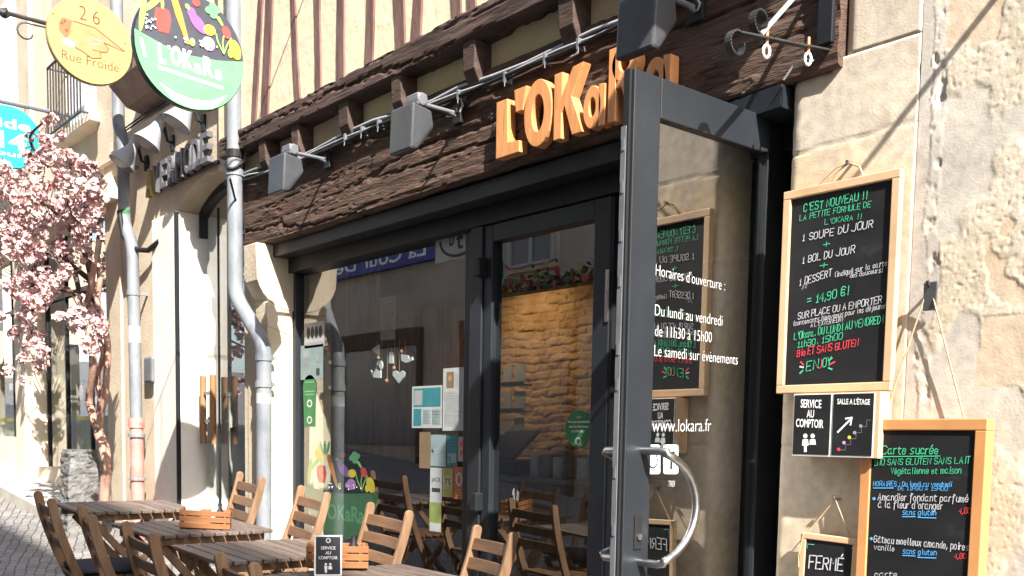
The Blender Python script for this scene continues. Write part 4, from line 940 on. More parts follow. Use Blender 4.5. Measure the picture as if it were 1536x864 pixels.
MB().box(-9.2, -6.74, .62, 2.0, -.1, .15).box(-9.2, -6.74, 2.0, 2.1, -.1, 3.3).box(-9.3, -9.2, .62, 2, -.1, 3.3).box(-9.2, -6.74, .62, 2, 3.3, 3.4).build('interior', surf('shaded_interior', [(.12, .12, .10), (.18, .18, .155)], 2, rough=.9), nb)
for j in range(4):
    z = .85+j*.5
    sh = thing('display_shelf', ['lowest display shelf with ornaments', 'second display shelf with toys', 'third display shelf with boxes', 'top display shelf with jars'][j]+' inside the neighbouring glass door', 'shelf', (-7.2, .8, z))
    MB().box(-8.0, -6.84, .42, .75, z, z+.025).build('shelf_board', FLOORIN, sh)
    for k in range(7):
        x = -7.85+k*.15+random.uniform(-.02, .02); hh = random.uniform(.1, .24); r = random.uniform(.03, .05)
        m = random.choice([RED, PAPER, GREY, POSTO, PAPERC, WHITE, LILAC])
        if random.random() < .5: MB().tube([(x, .55, z+.026), (x, .55, z+.026+hh*.3), (x, .55, z+.026+hh*.75), (x, .55, z+.026+hh)], [r*.7, r, r*.8, r*.4], 10).build('vase', m, sh, smooth=True)
        else: MB().box(x-r, x+r, .52, .58, z+.026, z+.026+hh).build('boxed_toy', m, sh, bevel=.006)
# letters over the arch
ls = thing('shop_letters', 'grey metal capital letters standing proud above the neighbouring arch', 'sign', (-7.9, -.05, 3.28))
word = "AVERMODE"; xw = (-7.2+8.48)/len(word)
for i, ch in enumerate(word):
    v, f = glyph_mesh(ch, .02); x0 = -8.48+i*xw; z0 = 3.27+.012*i*.6
    mb = MB()
    k = len(v); pts = [(x0+a*xw*.82, z0+b*.21) for a, b in v]
    edges = {}
    for fc in f:
        for q in range(len(fc)): e = (fc[q], fc[(q+1) % len(fc)]); edges[e] = 1
    border = [e for e in edges if (e[1], e[0]) not in edges]
    mb.add([(a, -.085, b) for a, b in pts]+[(a, -.04, b) for a, b in pts], [tuple(fc) for fc in f]+[tuple(q+k for q in reversed(fc)) for fc in f]+[(a, b, b+k, a+k) for a, b in border])
    mb.build('letter', SIGNY if i == 0 else LETTERGREY, ls)
MB().box(-8.5, -7.18, -.038, -.0105, 3.30, 3.32).build('mounting_rail', METALD, ls)
def cone_lamp(label, px):
    c = PY(*px, -.05); t = thing('cone_lamp', label, 'wall lamp', (c.x, 0, c.z), 'cone lamps under the ledge')
    x, z = c.x, c.z
    ax = Vector((-.1, -.5, -.86)).normalized(); p = Vector((x+.10, -.10, z+.09))
    MB().tube([p-ax*.06, p-ax*.0, p+ax*.07, p+ax*.21], [.036, .042, .055, .115], 20, cap=True).build('shade', surf('pale_lamp_shade', [(.24, .25, .28), (.32, .33, .36)], 8, rough=.5) if 'pale_lamp_shade' not in MATS else MATS['pale_lamp_shade'], t, smooth=True)
    MB().tube([p+ax*.2105, p+ax*.2115], .102, 20).build('lens', LAMPGLASS, t)
    MB().tube([(x+.14, .0, z-.06), (x+.14, -.06, z-.05), p-ax*.03], .013, 8).box(x+.11, x+.17, -.03, -.012, z-.12, z).build('lamp_bracket', METALD, t)
cone_lamp('grey cone lamp under the ledge next to the left drainpipe', (205, 238))
cone_lamp('grey cone lamp under the ledge, middle one of three above the letters', (243, 208))
cone_lamp('grey cone lamp under the ledge close below the green bowl sign', (288, 178))
sw = PY(228, 555, -.02)
tag(MB().box(sw.x-.1, sw.x+.09, -.06, -.001, sw.z-.11, sw.z+.11).build('meter_box', LAMPGREY, None, bevel=.02), 'small grey meter box on the wall behind the left drainpipe', 'meter box')

# ================================================================== FAR LEFT HOUSE
fh = thing('corner_house', 'pale sunlit house with a tall shopfront behind the pink blossom', 'building', (-12, 0, 0))
GL_ = lambda x: ground(x)+.12
MB().box(-9.7, -9.3, -.02, .5, -.1, 7).build('pilaster', STONE_W, fh, bevel=.01)
MB().box(-12.62, -12.22, -.10, .5, 0, 3.6).build('pilaster', PALEWALL, fh, bevel=.01)
MB().box(-16.4, -15.6, -.10, .5, 0, 3.6).build('pilaster', PALEWALL, fh, bevel=.01)
MB().box(-26, -9.3, .0, .5, 3.6, 8).box(-26, -16.4, 0, .5, 0, 3.6).box(-12.22, -9.7, 0.02, .5, 0, GL_(-10.5)+.28).box(-15.6, -12.62, .02, .5, 0, GL_(-14)+.28).build('front_wall', PALEWALL, fh)
MB().box(-26, -9.3, -.12, .2, 3.4, 3.598).build('shop_cornice', PALEWALL, fh, bevel=.01)
for x0, x1, xs in ((-12.22, -9.7, (-12.15, -11.45, -10.65, -9.76)), (-15.6, -12.62, (-15.5, -14.5, -13.6, -12.7))):
    MB().add([(x0, .14, GL_(x1)+.28), (x1, .14, GL_(x1)+.28), (x1, .14, 3.4), (x0, .14, 3.4)], [(0, 1, 2, 3)]).build('shop_window', DOORGLASS, fh)
    mb = MB()
    for x in xs: mb.box(x-.016, x+.016, .12, .165, ground(x)+.12, 3.4)
    mb.box(x0, x1, .11, .17, 2.75, 2.8)
    mb.build('window_frame', METALD, fh)
    MB().box(x0, x1, .6, 4, -.1, .6).box(x0-.5, x1+.5, 2.2, 2.3, -.1, 3.5).box(x0, x1, .6, 4, 3.42, 3.5).build('interior', INWALL, fh)
    d = thing('display_counter', ('near' if x0 > -13 else 'far')+' pale green display counter with yellow top inside the corner house window', 'counter', ((x0+x1)/2, .6, .6))
    zt = 1.45
    MB().box(x0+.15, x1-.4, .45, .9, .601, zt).build('counter_body', surf('pale_green_panel', [(.42, .55, .36), (.52, .64, .45)], 3, (14, 1, 1), .6), d)
    MB().box(x0+.1, x1-.35, .40, .95, zt+.001, zt+.05).build('counter_top', YELLOW, d)
# upper windows with railing
for i, x in enumerate((-10.75, -13.4, -16.2, -19)):
    w_ = 1.0; z0 = 4.25
    fw_ = MB().box(x-.02, x+w_+.02, -.015, .001, z0-.02, z0+2.1).build('window_surround', STONE, fh)
    MB().box(x+.06, x+w_-.06, -.0175, -.0155, z0+.04, z0+2.02).build('window_leaf', WHITE, fh)
    MB().box(x-.08, x+w_+.08, -.14, .02, z0-.1, z0-.022).build('window_sill', PALEWALL, fh, bevel=.01)
    MB().box(x-.40, x-.03, -.035, -.002, z0, z0+2.1).box(x+w_+.03, x+w_+.40, -.035, -.002, z0, z0+2.1).build('shutter', surf('beige_shutter', [(.45, .36, .27), (.55, .46, .36)], 3, (1, 1, 20), .8) if i == 0 else bpy.data.materials['beige_shutter'], fh)
    mb = MB()
    for k in range(12): xx = x+w_*k/11; mb.tube([(xx, -.2, z0-.02), (xx, -.2, z0+.62)], .008, 5)
    for zz in (z0-.02, z0+.62): mb.tube([(x, 0, zz), (x, -.2, zz), (x+w_, -.2, zz), (x+w_, 0, zz)], .011, 6)
    mb.build('railing', IRON, fh)
for x in (-9.55, -12.2, -15.0): MB().box(x-.22, x+.22, -.05, -.001, 3.75, 8).build('wall_pier', STONE_W, fh, bevel=.008)

# ================================================================== HANGING SIGNS
def disc_sign(name, label, X, c, r, face, rim, bracket=None):
    t = thing(name, label, 'sign', (X, c[0], c[1]-r))
    mb = MB(); n = 48
    ring = lambda x, k: [(x, c[0]+r*k*math.cos(2*math.pi*i/n), c[1]+r*k*math.sin(2*math.pi*i/n)) for i in range(n)]
    mb.add(ring(X-.02, 1)+ring(X+.012, 1)+ring(X+.02, .985), [tuple(range(n))]+[(i, (i+1) % n, n+(i+1) % n, n+i) for i in range(n)]+[(n+i, n+(i+1) % n, 2*n+(i+1) % n, 2*n+i) for i in range(n)]+[tuple(2*n+i for i in range(n))], 0)
    mb.build('disc', rim, t)
    art = Art((X+.0205, c[0], c[1]), (0, r, 0), (0, 0, r), (1, 0, 0), .0004)
    art.ell(0, 0, .985, .985, face, n=48)
    return t, art
# cafe bowl sign
XO = -5.5; cO = PX(284, 78, XO); rO = (PX(367.5, 85, XO).y-PX(202.5, 72, XO).y)/2
t, a = disc_sign('cafe_sign', 'round cafe sign of a green bowl full of vegetables on dark ground', XO, (cO.y, cO.z), rO, NAVY, METAL)
pts = [(-.985, .12), (-.5, -.02), (0, -.08), (.5, -.04), (.985, .06)]+[(.985*math.cos(q), .985*math.sin(q)) for q in [-math.pi*i/24 for i in range(1, 24)]]
a.poly(pts, GREENL)
a.poly([(-.9, .0), (-.85, 0), (-.78, -.3), (-.83, -.3)], WHITE)
a.poly([(-.58, -.66), (-.3, -.78), (0, -.82), (.35, -.78), (.68, -.6), (.4, -.9), (0, -.97), (-.32, -.9)], WHITE)
for s, x, y, w_, h_ in (("L", -.58, -.32, .14, .30), ("'", -.42, -.14, .05, .12), ("O", -.36, -.30, .19, .30), ("K", -.15, -.31, .19, .30), ("a", .06, -.34, .13, .24), ("R", .22, -.34, .19, .30), ("a", .44, -.36, .13, .24)):
    a.text(s, x, y, w_, h_ if s != 'a' else .22, WHITE, .045)
a.line([(-.56, -.42), (.58, -.5)], .05, WHITE)
vegetables(a); a.build('bowl_artwork', t)
zA = cO.z+rO+.55; MB().tube([(XO, -.09, zA), (XO, cO.y-rO*1.1, zA)], .006, 8).tube([(XO, cO.y-.15, zA), (XO, cO.y-.15, cO.z+rO*.85)], .003, 6).tube([(XO, cO.y+.15, zA), (XO, cO.y+.15, cO.z+rO*.85)], .003, 6).build('wall_arm', IRON, t)
# yellow sign
XS = -8.0; cS = PX(135, 63, XS); rS = (PX(199, 78, XS).y-PX(71, 50, XS).y)/2
t, a = disc_sign('street_number_sign', 'round butter yellow sign with a pointing hand and house number', XS, (cS.y, cS.z), rS, SIGNY, SIGNY)
for s, x, y, w_, h_ in (("2", -.26, .44, .17, .34), ("6", .05, .42, .17, .34)): a.text(s, x, y, w_, h_, BROWNINK, -.008)
a.text("Rue Froide", -.68, -.58, 1.34, .22, BROWNINK, -.006)
a.poly([(-.7, .28), (-.62, .36), (-.4, .37), (-.1, .36), (.1, .35), (.8, -.02), (.78, -.08), (.3, .05), (.4, -.05), (.38, -.18), (.25, -.22), (.22, -.35), (.0, -.4), (-.15, -.3), (-.4, -.28), (-.45, -.12), (-.6, -.1), (-.7, .1)], SKIN)
a.line([(-.4, .36), (.1, .34), (.8, -.04), (.3, .04), (.42, -.08), (.36, -.18), (.22, -.2), (.24, -.34), (.02, -.4), (-.18, -.3), (-.36, -.24)], .022, BROWNINK)
a.line([(.3, .05), (.0, .08), (-.05, -.1), (.2, -.02)], .022, GREY); a.line([(.36, -.18), (.02, -.2)], .016, BROWNINK)
a.poly([(-.74, .22), (-.66, .38), (-.42, .37), (-.5, .05), (-.56, -.1), (-.72, .05)], POSTO)
for q in ((-.66, .24), (-.56, .1), (-.6, .3)): a.ell(*q, .03, .04, BROWNINK, n=8)
a.ell(-.52, -.17, .16, .09, GREY, -.3); a.ell(-.86, .4, .02, .02, BROWNINK, n=8); a.ell(.82, .16, .02, .02, BROWNINK, n=8)
a.build('hand_artwork', t)
zb = PX(36, 23, XS); mb = MB().tube([(XS-.04, 0, zb.z), (XS-.04, zb.y-.12, zb.z)], .016, 8).tube([(XS-.04, zb.y-.1, zb.z-.03), (XS-.04, zb.y-.12, zb.z), (XS-.04, zb.y-.17, zb.z)], [.02, .04, .012], 10)
cs_ = PX(42, 46, XS)
mb.tube([(XS-.04, cs_.y+.30, zb.z-.08), (XS-.04, cs_.y+.12, zb.z-.03)]+[(XS-.04, cs_.y+.075*math.cos(q)*k, cs_.z+.07*math.sin(q)*k) for q, k in [(1.2+i*.38, 1-.035*i) for i in range(14)]], .007, 6)
mb.build('scroll_arm', IRON, t)
# cyan sign
XC = -10.7; cC = PX(14, 206, XC); rC = (PX(14, 160, XC).z-PX(14, 253, XC).z)/2
t, a = disc_sign('hours_sign', 'round cyan sign with white writing behind the pink blossom', XC, (cC.y, cC.z), rC, CYAN, CYAN)
a.text("aide", -.75, .28, 1.4, .3, WHITE, .02); a.text("14", -.35, -.36, .85, .5, WHITE, .03); a.text("jours", -.6, -.62, 1.25, .16, WHITE, .015); a.build('sign_lettering', t)
zb = PX(60, 164, XC)
MB().tube([(XC, .0, zb.z), (XC, cC.y-.7, zb.z)], .022, 8).tube([(XC, cC.y+rC*.5, zb.z), (XC, cC.y+rC*.5, cC.z+rC*.8)], .008, 6).tube([(XC, -.02, zb.z-.02), (XC-.05, -.0, zb.z-.8)], .012, 6).build('hanger_arm', LAMPGREY, t)

# ================================================================== BLOSSOM TREE AND GRANITE BLOCK
ct = thing('cherry_tree', 'small pink blossom tree with twisting bare stems against the corner house', 'tree', (-9.1, -.3, ground(-9.1)))
YT = -.32
def path(px, y0, y1): 
    return [PY(x, y, y0+(y1-y0)*i/(len(px)-1)) for i, (x, y) in enumerate(px)]
def smoothpath(P, k=4):
    out = []
    for i in range(len(P)-1):
        p0, p1, p2, p3 = P[max(i-1, 0)], P[i], P[i+1], P[min(i+2, len(P)-1)]
        for j in range(k):
            t = j/k; out.append(.5*((2*p1)+(p2-p0)*t+(2*p0-5*p1+4*p2-p3)*t*t+(3*p1-p0-3*p2+p3)*t**3))
    return out+[P[-1]]
tr = MB()
def stem(px, r0, r1, y0=YT, y1=YT, m=0, mb=tr):
    P = smoothpath(path(px, y0, y1)); n = len(P)
    mb.tube(P, [(r0+(r1-r0)*i/(n-1))*(1+.16*noise.noise(P[i]*7)) for i in range(n)], 9, m)
    return P
stem([(156, 768), (157, 735), (160, 700), (156, 672), (147, 648)], .048, .045)
stem([(148, 650), (140, 625), (134, 600), (138, 570), (140, 540), (133, 505), (128, 470), (136, 430), (142, 395)], .036, .024, YT, YT-.1)
stem([(152, 662), (150, 630), (157, 595), (160, 560), (162, 525), (157, 490), (147, 455), (150, 420), (146, 380)], .034, .022, YT, YT+.06)
stem([(146, 640), (150, 600), (146, 565), (155, 530), (146, 500), (152, 470), (141, 440), (134, 410)], .026, .02, YT+.06, YT-.06)
tw = []
for px, y1 in (([(140, 430), (130, 390), (118, 350), (112, 320)], -.6), ([(143, 400), (150, 350), (152, 300), (146, 260)], -.3), ([(135, 420), (110, 400), (85, 380), (60, 370)], -.8), ([(140, 440), (120, 440), (95, 435), (60, 430), (20, 425)], -.7),
               ([(130, 380), (95, 330), (60, 300), (25, 290), (-20, 285)], -.9), ([(145, 340), (120, 290), (95, 255), (60, 235), (45, 205), (70, 180)], -.7), ([(142, 450), (150, 470), (152, 500)], -.5), ([(60, 430), (48, 460), (47, 500)], -.8), ([(110, 400), (120, 450), (110, 490)], -.6)):
    tw.append(stem(px, .028, .008, YT, y1, 1))
tr.build('trunk', [BARK, BARKD], ct, smooth=True)
fl_ = MB(); twm = MB()
NODES = [p for P in tw for p in P]
def blossoms(c, r, n):
    for _ in range(n):
        d = Vector((random.gauss(0, 1), random.gauss(0, 1), random.gauss(0, 1))).normalized()*r*random.uniform(.55, 1.0)
        p = c+d; ax = (d.normalized()+Vector((random.gauss(0, .45), random.gauss(0, .45), random.gauss(0, .45)))).normalized(); u = ax.orthogonal().normalized(); v = ax.cross(u)
        s = random.uniform(.019, .031); k0 = random.random()*6; mi = 0 if random.random() < .98 else 1
        vs = [p]
        for q in range(10):
            a = k0+q*math.pi/5; rr = s if q % 2 == 0 else s*.7; vs.append(p+(u*math.cos(a)+v*math.sin(a))*rr+ax*s*.35*(1 if q % 2 == 0 else .7))
        fl_.add(vs, [(0, 1+q, 1+(q+1) % 10) for q in range(10)], mi)
for (x, y, s) in ((20, 262, 1), (55, 248, .8), (95, 262, 1), (133, 262, 1), (146, 285, .8), (22, 300, 1), (62, 290, 1.1), (105, 300, 1.1), (10, 335, 1), (48, 335, 1.1), (88, 340, 1), (125, 335, .9), (140, 322, .7), (18, 375, 1), (55, 372, 1), (92, 375, .8), (128, 362, .5),
                  (-5, 400, .8), (45, 405, .8), (70, 412, .9), (98, 408, .6), (40, 440, .6), (75, 438, .7), (50, 470, .4), (46, 498, .5), (58, 510, .3), (112, 470, .5), (140, 470, .5), (146, 492, .6), (132, 510, .4), (108, 490, .3), (60, 212, .6), (70, 185, .3), (-15, 290, 1), (-20, 350, 1), (85, 232, .6), (112, 240, .5), (30, 228, .5), (-8, 250, .8)):
    for _ in range(max(1, int(4.6*s))):
        px_, py_ = min(146, x+random.gauss(0, 13*s)), y+random.gauss(0, 11*s)
        c = PY(px_, py_, random.uniform(-.75, -.25))
        nd = min(NODES, key=lambda p: (p-c).length); mid = (nd+c)/2+Vector((random.gauss(0, .03), random.gauss(0, .03), random.gauss(0, .03)))
        twm.tube([nd, mid, c], [.006, .0045, .003], 5)
        r = random.uniform(.05, .085); blossoms(c, r, int(34*(r/.07)**2)); 
        if random.random() < .5: blossoms(c+Vector((random.gauss(0, .07), random.gauss(0, .05), random.gauss(0, .06))), r*.6, 14)
twm.build('twigs', BARKD, ct)
for P in tw:
    for p in P[::4]: blossoms(p, .05, 9)
# a spray hanging out in front, the one mirrored in the neighbouring glass door
for i in range(26):
    p = Vector((-9.3+.35*math.sin(i*.9), -.75-.18*random.random(), 3.35-i*.062)); [blossoms(p+Vector((random.gauss(0, .06), random.gauss(0, .05), random.gauss(0, .04))), .055, 16) for _ in range(2)]
fl_.build('blossom_crown', [PETAL, colour('deep_pink_bud', (.55, .16, .2))], ct)
gb = MB(); cx_, cy_ = -9.42, -.36; zg = ground(cx_)
def blockh():
    n = 16; vs, fs = [], []
    faces = []
    for s in range(4):
        for i in range(n):
            t = -1+2*i/n
            faces.append({0: (t, -1), 1: (1, t), 2: (-t, 1), 3: (-1, -t)}[s])
    m = 44; k = len(faces)
    for j in range(m):
        z = zg-.05+(1.16-zg+.05)*j/(m-1); w_ = .17-.05*j/(m-1)
        for (a, b) in faces:
            p = Vector((a*w_, b*w_, z)); d = .022*fbm(Vector((p.x*10, p.y*10, p.z*22)), 4); q = Vector((a, b, 0)).normalized()
            vs.append((cx_+p.x+q.x*d, cy_+p.y+q.y*d, z))
    for j in range(m-1):
        for i in range(k): fs.append((j*k+i, j*k+(i+1) % k, (j+1)*k+(i+1) % k, (j+1)*k+i))
    fs.append(tuple((m-1)*k+i for i in range(k)))
    return MB().add(vs, fs)
o = blockh().build('granite_block', GRANITE, None); tag(o, 'tapered rough grey granite block by the tree trunk', 'bollard')

# ================================================================== CAFE TABLES AND CHAIRS
TILT = math.atan(.055)
def make_table():
    t = thing('cafe_table', '', 'table', (0, 0, 0), 'slatted cafe tables')
    n = 10; wv, du = .72, .54; p = wv/n
    for i in range(n):
        y = -wv/2+p*i; e = 0 if 0 < i < n-1 else .012
        MB().box(-du/2+e, du/2-e, y+.0045, y+p-.0045, .69, .71).build('slat', TABLEW, t, bevel=.004)
    for x in (-.19, .19): MB().box(x-.018, x+.018, -wv/2+.03, wv/2-.03, .645, .688).build('cross_rail', CHAIRW, t, bevel=.003)
    for sx in (-.215, .215):
        for sy in (-1, 1):
            MB().bar((sx*(.92 if sy > 0 else .78), -sy*.30, .02), (sx*(.92 if sy > 0 else .78), sy*.26, .64), .022, .042, (0, 1, 0)).build('leg', CHAIRW, t, bevel=.003)
    MB().tube([(-.2, 0, .34), (.2, 0, .34)], .009, 8).build('pivot_rod', STEEL, t)
    return t
def make_chair():
    c = thing('folding_chair', '', 'chair', (0, 0, 0), 'wooden folding chairs at the cafe tables')
    prof = [(.275, .872), (.25, .76), (.205, .62), (.15, .48), (.075, .33), (-.02, .17), (-.125, 0.0)]
    PP = smoothpath([Vector((0, y, z)) for y, z in prof], 3)
    for sx in (-.19, .19):
        mb = MB(); n = len(PP); vs = []; fs = []
        for i, p in enumerate(PP):
            t_ = (PP[min(i+1, n-1)]-PP[max(i-1, 0)]).normalized(); q = Vector((1, 0, 0)).cross(t_).normalized(); d = .0235 if i > 0 else .0235
            vs += [Vector((sx-.0115, 0, 0))+p+q*d, Vector((sx+.0115, 0, 0))+p+q*d, Vector((sx+.0115, 0, 0))+p-q*d, Vector((sx-.0115, 0, 0))+p-q*d]
        for i in range(n-1):
            for k in range(4): fs.append((4*i+k, 4*i+(k+1) % 4, 4*(i+1)+(k+1) % 4, 4*(i+1)+k))
        # rounded top
        top = PP[0]; t_ = (PP[0]-PP[1]).normalized(); q = Vector((1, 0, 0)).cross((PP[1]-PP[0]).normalized()).normalized(); b = len(vs); arc = []
        for k in range(1, 6):
            a = math.pi*k/6; arc.append(top+q*.0235*math.cos(a)+t_*.0225*math.sin(a))
        vs += [Vector((sx-.0115, 0, 0))+p for p in arc]+[Vector((sx+.0115, 0, 0))+p for p in arc]
        L = [0]+[b+k for k in range(5)]+[3]; R = [1]+[b+5+k for k in range(5)]+[2]
        for k in range(6): fs.append((L[k], L[k+1], R[k+1], R[k]))
        fs += [tuple(L), tuple(reversed(R))]; fs.append((4*(n-1), 4*(n-1)+1, 4*(n-1)+2, 4*(n-1)+3))
        mb.add(vs, fs).build('back_post', CHAIRW, c, bevel=.004)
    for z in (.805, .715, .625):
        y = np.interp(z, [p[1] for p in prof][::-1], [p[0] for p in prof][::-1])
        mb = MB(); k = 9; vs, fs = [], []
        for i in range(k):
            x = -.179+.358*i/(k-1); bow = .012*(1-(x/.179)**2)
            vs += [(x, y+bow-.0075-.012, z-.027), (x, y+bow+.0075-.012, z-.027), (x, y+bow+.0075+.003, z+.027), (x, y+bow-.0075+.003, z+.027)]
        for i in range(k-1):
            for q in range(4): fs.append((4*i+q, 4*i+(q+1) % 4, 4*i+4+(q+1) % 4, 4*i+4+q))
        fs += [(0, 1, 2, 3), (4*k-4, 4*k-3, 4*k-2, 4*k-1)]
        mb.add(vs, fs).build('back_slat', CHAIRX, c, bevel=.003)
    for sx in (-.162, .162): MB().bar((sx, -.2, .43), (sx, .215, 0.0), .02, .042, (0, 1, 0)).build('rear_leg', CHAIRW, c, bevel=.003)
    mb = MB()
    for i in range(6): y = -.23+i*.066; mb.box(-.168, .168, y, y+.055, .437, .452)
    mb.box(-.15, -.13, -.22, .13, .415, .436).box(.13, .15, -.22, .13, .415, .436)
    mb.build('seat', CHAIRX, c, bevel=.003)
    MB().tube([(-.2, .125, .425), (.2, .125, .425)], .006, 8).tube([(-.2, .06, .30), (.2, .06, .30)], .008, 8).build('pivot_bolt', STEEL, c)
    return c
T0 = make_table(); first = True
tabs = [('slatted cafe table farthest from the door, closest to the granite block', -6.50, -.98, 2), ('slatted cafe table with a crate holding a white card and napkin', -5.45, -.97, 3), ('slatted cafe table between the two tables that carry crates', -4.55, -.98, 1), ('nearest slatted cafe table, with the crate and black service card', -3.63, -.95, 1)]
for i, (lab, x, y, r) in enumerate(tabs):
    t = T0 if i == 0 else copy_tree(T0); t['label'] = lab
    t.location = (x, y, ground(x)); t.rotation_euler = (0, TILT if x < -4 else .02, math.radians(r))
C0 = make_chair()
CH = [("folding chair backed against the drainpipe wall at the farthest table", PY(370, 712, -.30).x, -4, 0, 0), ("folding chair in front of the left edge of the cafe window", PY(462, 733, -.30).x, -6, 0, 0), ("folding chair in front of the window beside the vegetable bowl sticker", PY(576, 764, -.30).x, -1, 0, 0), ("folding chair before the frame post, rightmost of all", PY(729, 800, -.30).x, -13, 0, 0),
      ("cushioned folding chair on the street side of the farthest table, leftmost of all", PY(66, 731, -1.62).x, -5, 1, 0), ("cushioned folding chair seen edge-on at the table with the napkin crate", PY(139, 754, -1.60).x, -10, 1, 0), ("cushioned folding chair with three bright gaps in its back, between two street side chairs", PY(212, 787, -1.60).x, -2.5, 1, 0), ("cushioned folding chair closest to the camera, cut by the bottom edge", PY(360, 836, -1.62).x, -6, 1, 0)]
for i, (lab, x, r, street, dz) in enumerate(CH):
    c = C0 if i == 0 else copy_tree(C0); c['label'] = lab
    rz = math.radians(r) + (math.pi if street else 0)
    back = -.30 if not street else -1.62
    y = back-.275*math.cos(math.radians(r)) if not street else back+.275*math.cos(math.radians(r))
    c.location = (x, y, ground(x, -.35 if not street else -1.5)); c.rotation_euler = (0, TILT if (x < -4 and not street) else -TILT if x < -4 else 0, rz)
    if street:
        q = MB(); n = 10; vs, fs = [], []
        for sgn in (1, -1):
            for a in range(n+1):
                for b in range(n+1):
                    u, v = -1+2*a/n, -1+2*b/n; k = (1-abs(u)**4)*(1-abs(v)**4)
                    vs.append((u*.185*(1 if abs(v) < .9 else .97), -.04+v*.19*(1 if abs(u) < .9 else .97), .478+sgn*(.006+.020*k**.5)-(.004 if sgn > 0 and (abs(u) < .12 and abs(v) < .12) else 0)))
        m1 = (n+1)**2
        for a in range(n):
            for b in range(n):
                i0 = a*(n+1)+b; fs.append((i0, i0+1, i0+n+2, i0+n+1)); fs.append((m1+i0, m1+i0+n+1, m1+i0+n+2, m1+i0+1))
        ed = [b for b in range(n+1)]+[a*(n+1)+n for a in range(1, n+1)]+[n*(n+1)+b for b in range(n-1, -1, -1)]+[a*(n+1) for a in range(n-1, 0, -1)]
        for k in range(len(ed)): fs.append((ed[k], m1+ed[k], m1+ed[(k+1) % len(ed)], ed[(k+1) % len(ed)]))
        q = MB().add(vs, fs).build('seat_cushion', CUSHION, None, smooth=True)
        q.location = c.location; q.rotation_euler = c.rotation_euler
        tag(q, 'charcoal cushion on the '+['leftmost street side chair', 'edge-on street side chair by the napkin crate table', 'street side chair between the edge-on and nearest chairs', 'street side chair closest to the camera'][i-4], 'cushion', 'charcoal seat cushions')
# crates on the tables
def make_crate():
    k = thing('table_crate', '', 'crate', (0, 0, 0), 'condiment crates on tables')
    w_, d_ = .135, .075
    for r in range(3):
        z = .004+r*.034; mb = MB()
        mb.box(-w_, w_, -d_, -d_+.008, z, z+.028).box(-w_, w_, d_-.008, d_, z, z+.028).box(-w_+.001, -w_+.009, -d_+.0085, d_-.0085, z, z+.028).box(w_-.009, w_-.001, -d_+.0085, d_-.0085, z, z+.028)
        mb.build('side_slat', CRATEW, k, bevel=.0015)
    mb = MB()
    for sx in (-1, 1):
        for sy in (-1, 1): mb.box(sx*(w_-.018)-.007, sx*(w_-.018)+.007, sy*(d_-.0155)-.007, sy*(d_-.0155)+.007, .002, .104)
    mb.box(-w_+.01, w_-.01, -d_+.009, d_-.009, 0, .0035).build('corner_post', CRATEW, k)
    MB().tube([(.07, 0, .01), (.07, 0, .09), (.07, 0, .115), (.07, 0, .14)], [.026, .026, .012, .012], 12).build('bottle', BLACK, k, smooth=True)
    return k
K0 = make_crate(); K0['label'] = 'small slatted crate with a white card and napkin on the second table'
def table_top(x): return ground(x)+.712
pk = PZ(303, 795, table_top(-5.1)); K0.location = (-5.33, -.93, table_top(-5.33)-.002); K0.rotation_euler = (0, TILT, math.radians(62))
K1 = copy_tree(K0); K1['label'] = 'small slatted crate on the nearest table behind the black service card'; K1.location = (-3.88, -.94, table_top(-3.88)+.004); K1.rotation_euler = (0, .02, math.radians(60))
def card_on(name, label, cat, pxr, Yp_, mat_, art_fn=None, rz=0):
    pass
# standing service card
cx0 = Vector((-3.68, -1.10, table_top(-3.7)+.003)); U = Vector((math.cos(math.radians(58)), math.sin(math.radians(58)), 0)); N = Vector((U.y, -U.x, 0)); V = Vector((0, 0, 1))+N*-.12
cw = .115; chh = .17
bb = MB(); o = cx0-U*cw/2
bb.obox(o+U*cw/2+V*chh/2-N*.002, U*cw/2, V*chh/2, N*.0018)
sc = thing('service_card', 'black and white counter service card standing before the crate on the nearest table', 'card', tuple(cx0)); bb.build('card', WHITE, sc)
art = Art(o, U*cw, V*chh, N, .0003); art.poly([(.06, .04), (.94, .04), (.94, .96), (.06, .96)], INK)
art.ell(.5, .87, .09, .065, WHITEDIM); art.ell(.5, .87, .05, .035, INK)
for s, x, y, w_ in (("SERVICE", .24, .65, .52), ("AU", .4, .53, .2), ("COMPTOIR", .16, .41, .68)): art.text(s, x, y, w_, .075, WHITE, .015)
for x in (.42, .58): art.ell(x, .29, .045, .03, WHITE)
art.poly([(.36, .25), (.48, .25), (.46, .08), (.39, .08)], WHITE); art.poly([(.52, .25), (.64, .25), (.65, .16), (.51, .16)], WHITE); art.build('card_print', sc)
# napkin and paper card in the far crate
kx = K0.location
nap = MB(); nn = 8; vs, fs = [], []
for i in range(nn+1):
    for j in range(7):
        u, v = i/nn, j/6; vs.append((kx.x+.03+.04*(u-.5)*(1-.45*v)+.006*math.sin(v*5), kx.y+.045+.05*(u-.5)*(1-.5*v)+.008*math.sin(u*9), kx.z+.03+v*.16*(1-.35*(2*u-1)**2)))
for i in range(nn):
    for j in range(6): a = i*7+j; fs.append((a, a+1, a+8, a+7))
o = nap.add(vs, fs).build('napkin', PAPER, None, smooth=True); sdm = o.modifiers.new('thickness', 'SOLIDIFY'); sdm.thickness = .002
tag(o, 'folded white paper napkin standing up in the crate of the second table', 'napkin')
U = Vector((math.cos(math.radians(50)), math.sin(math.radians(50)), .25)).normalized(); N = Vector((U.y, -U.x, 0)).normalized(); V = U.cross(N)*-1
if V.z < 0: V = -V
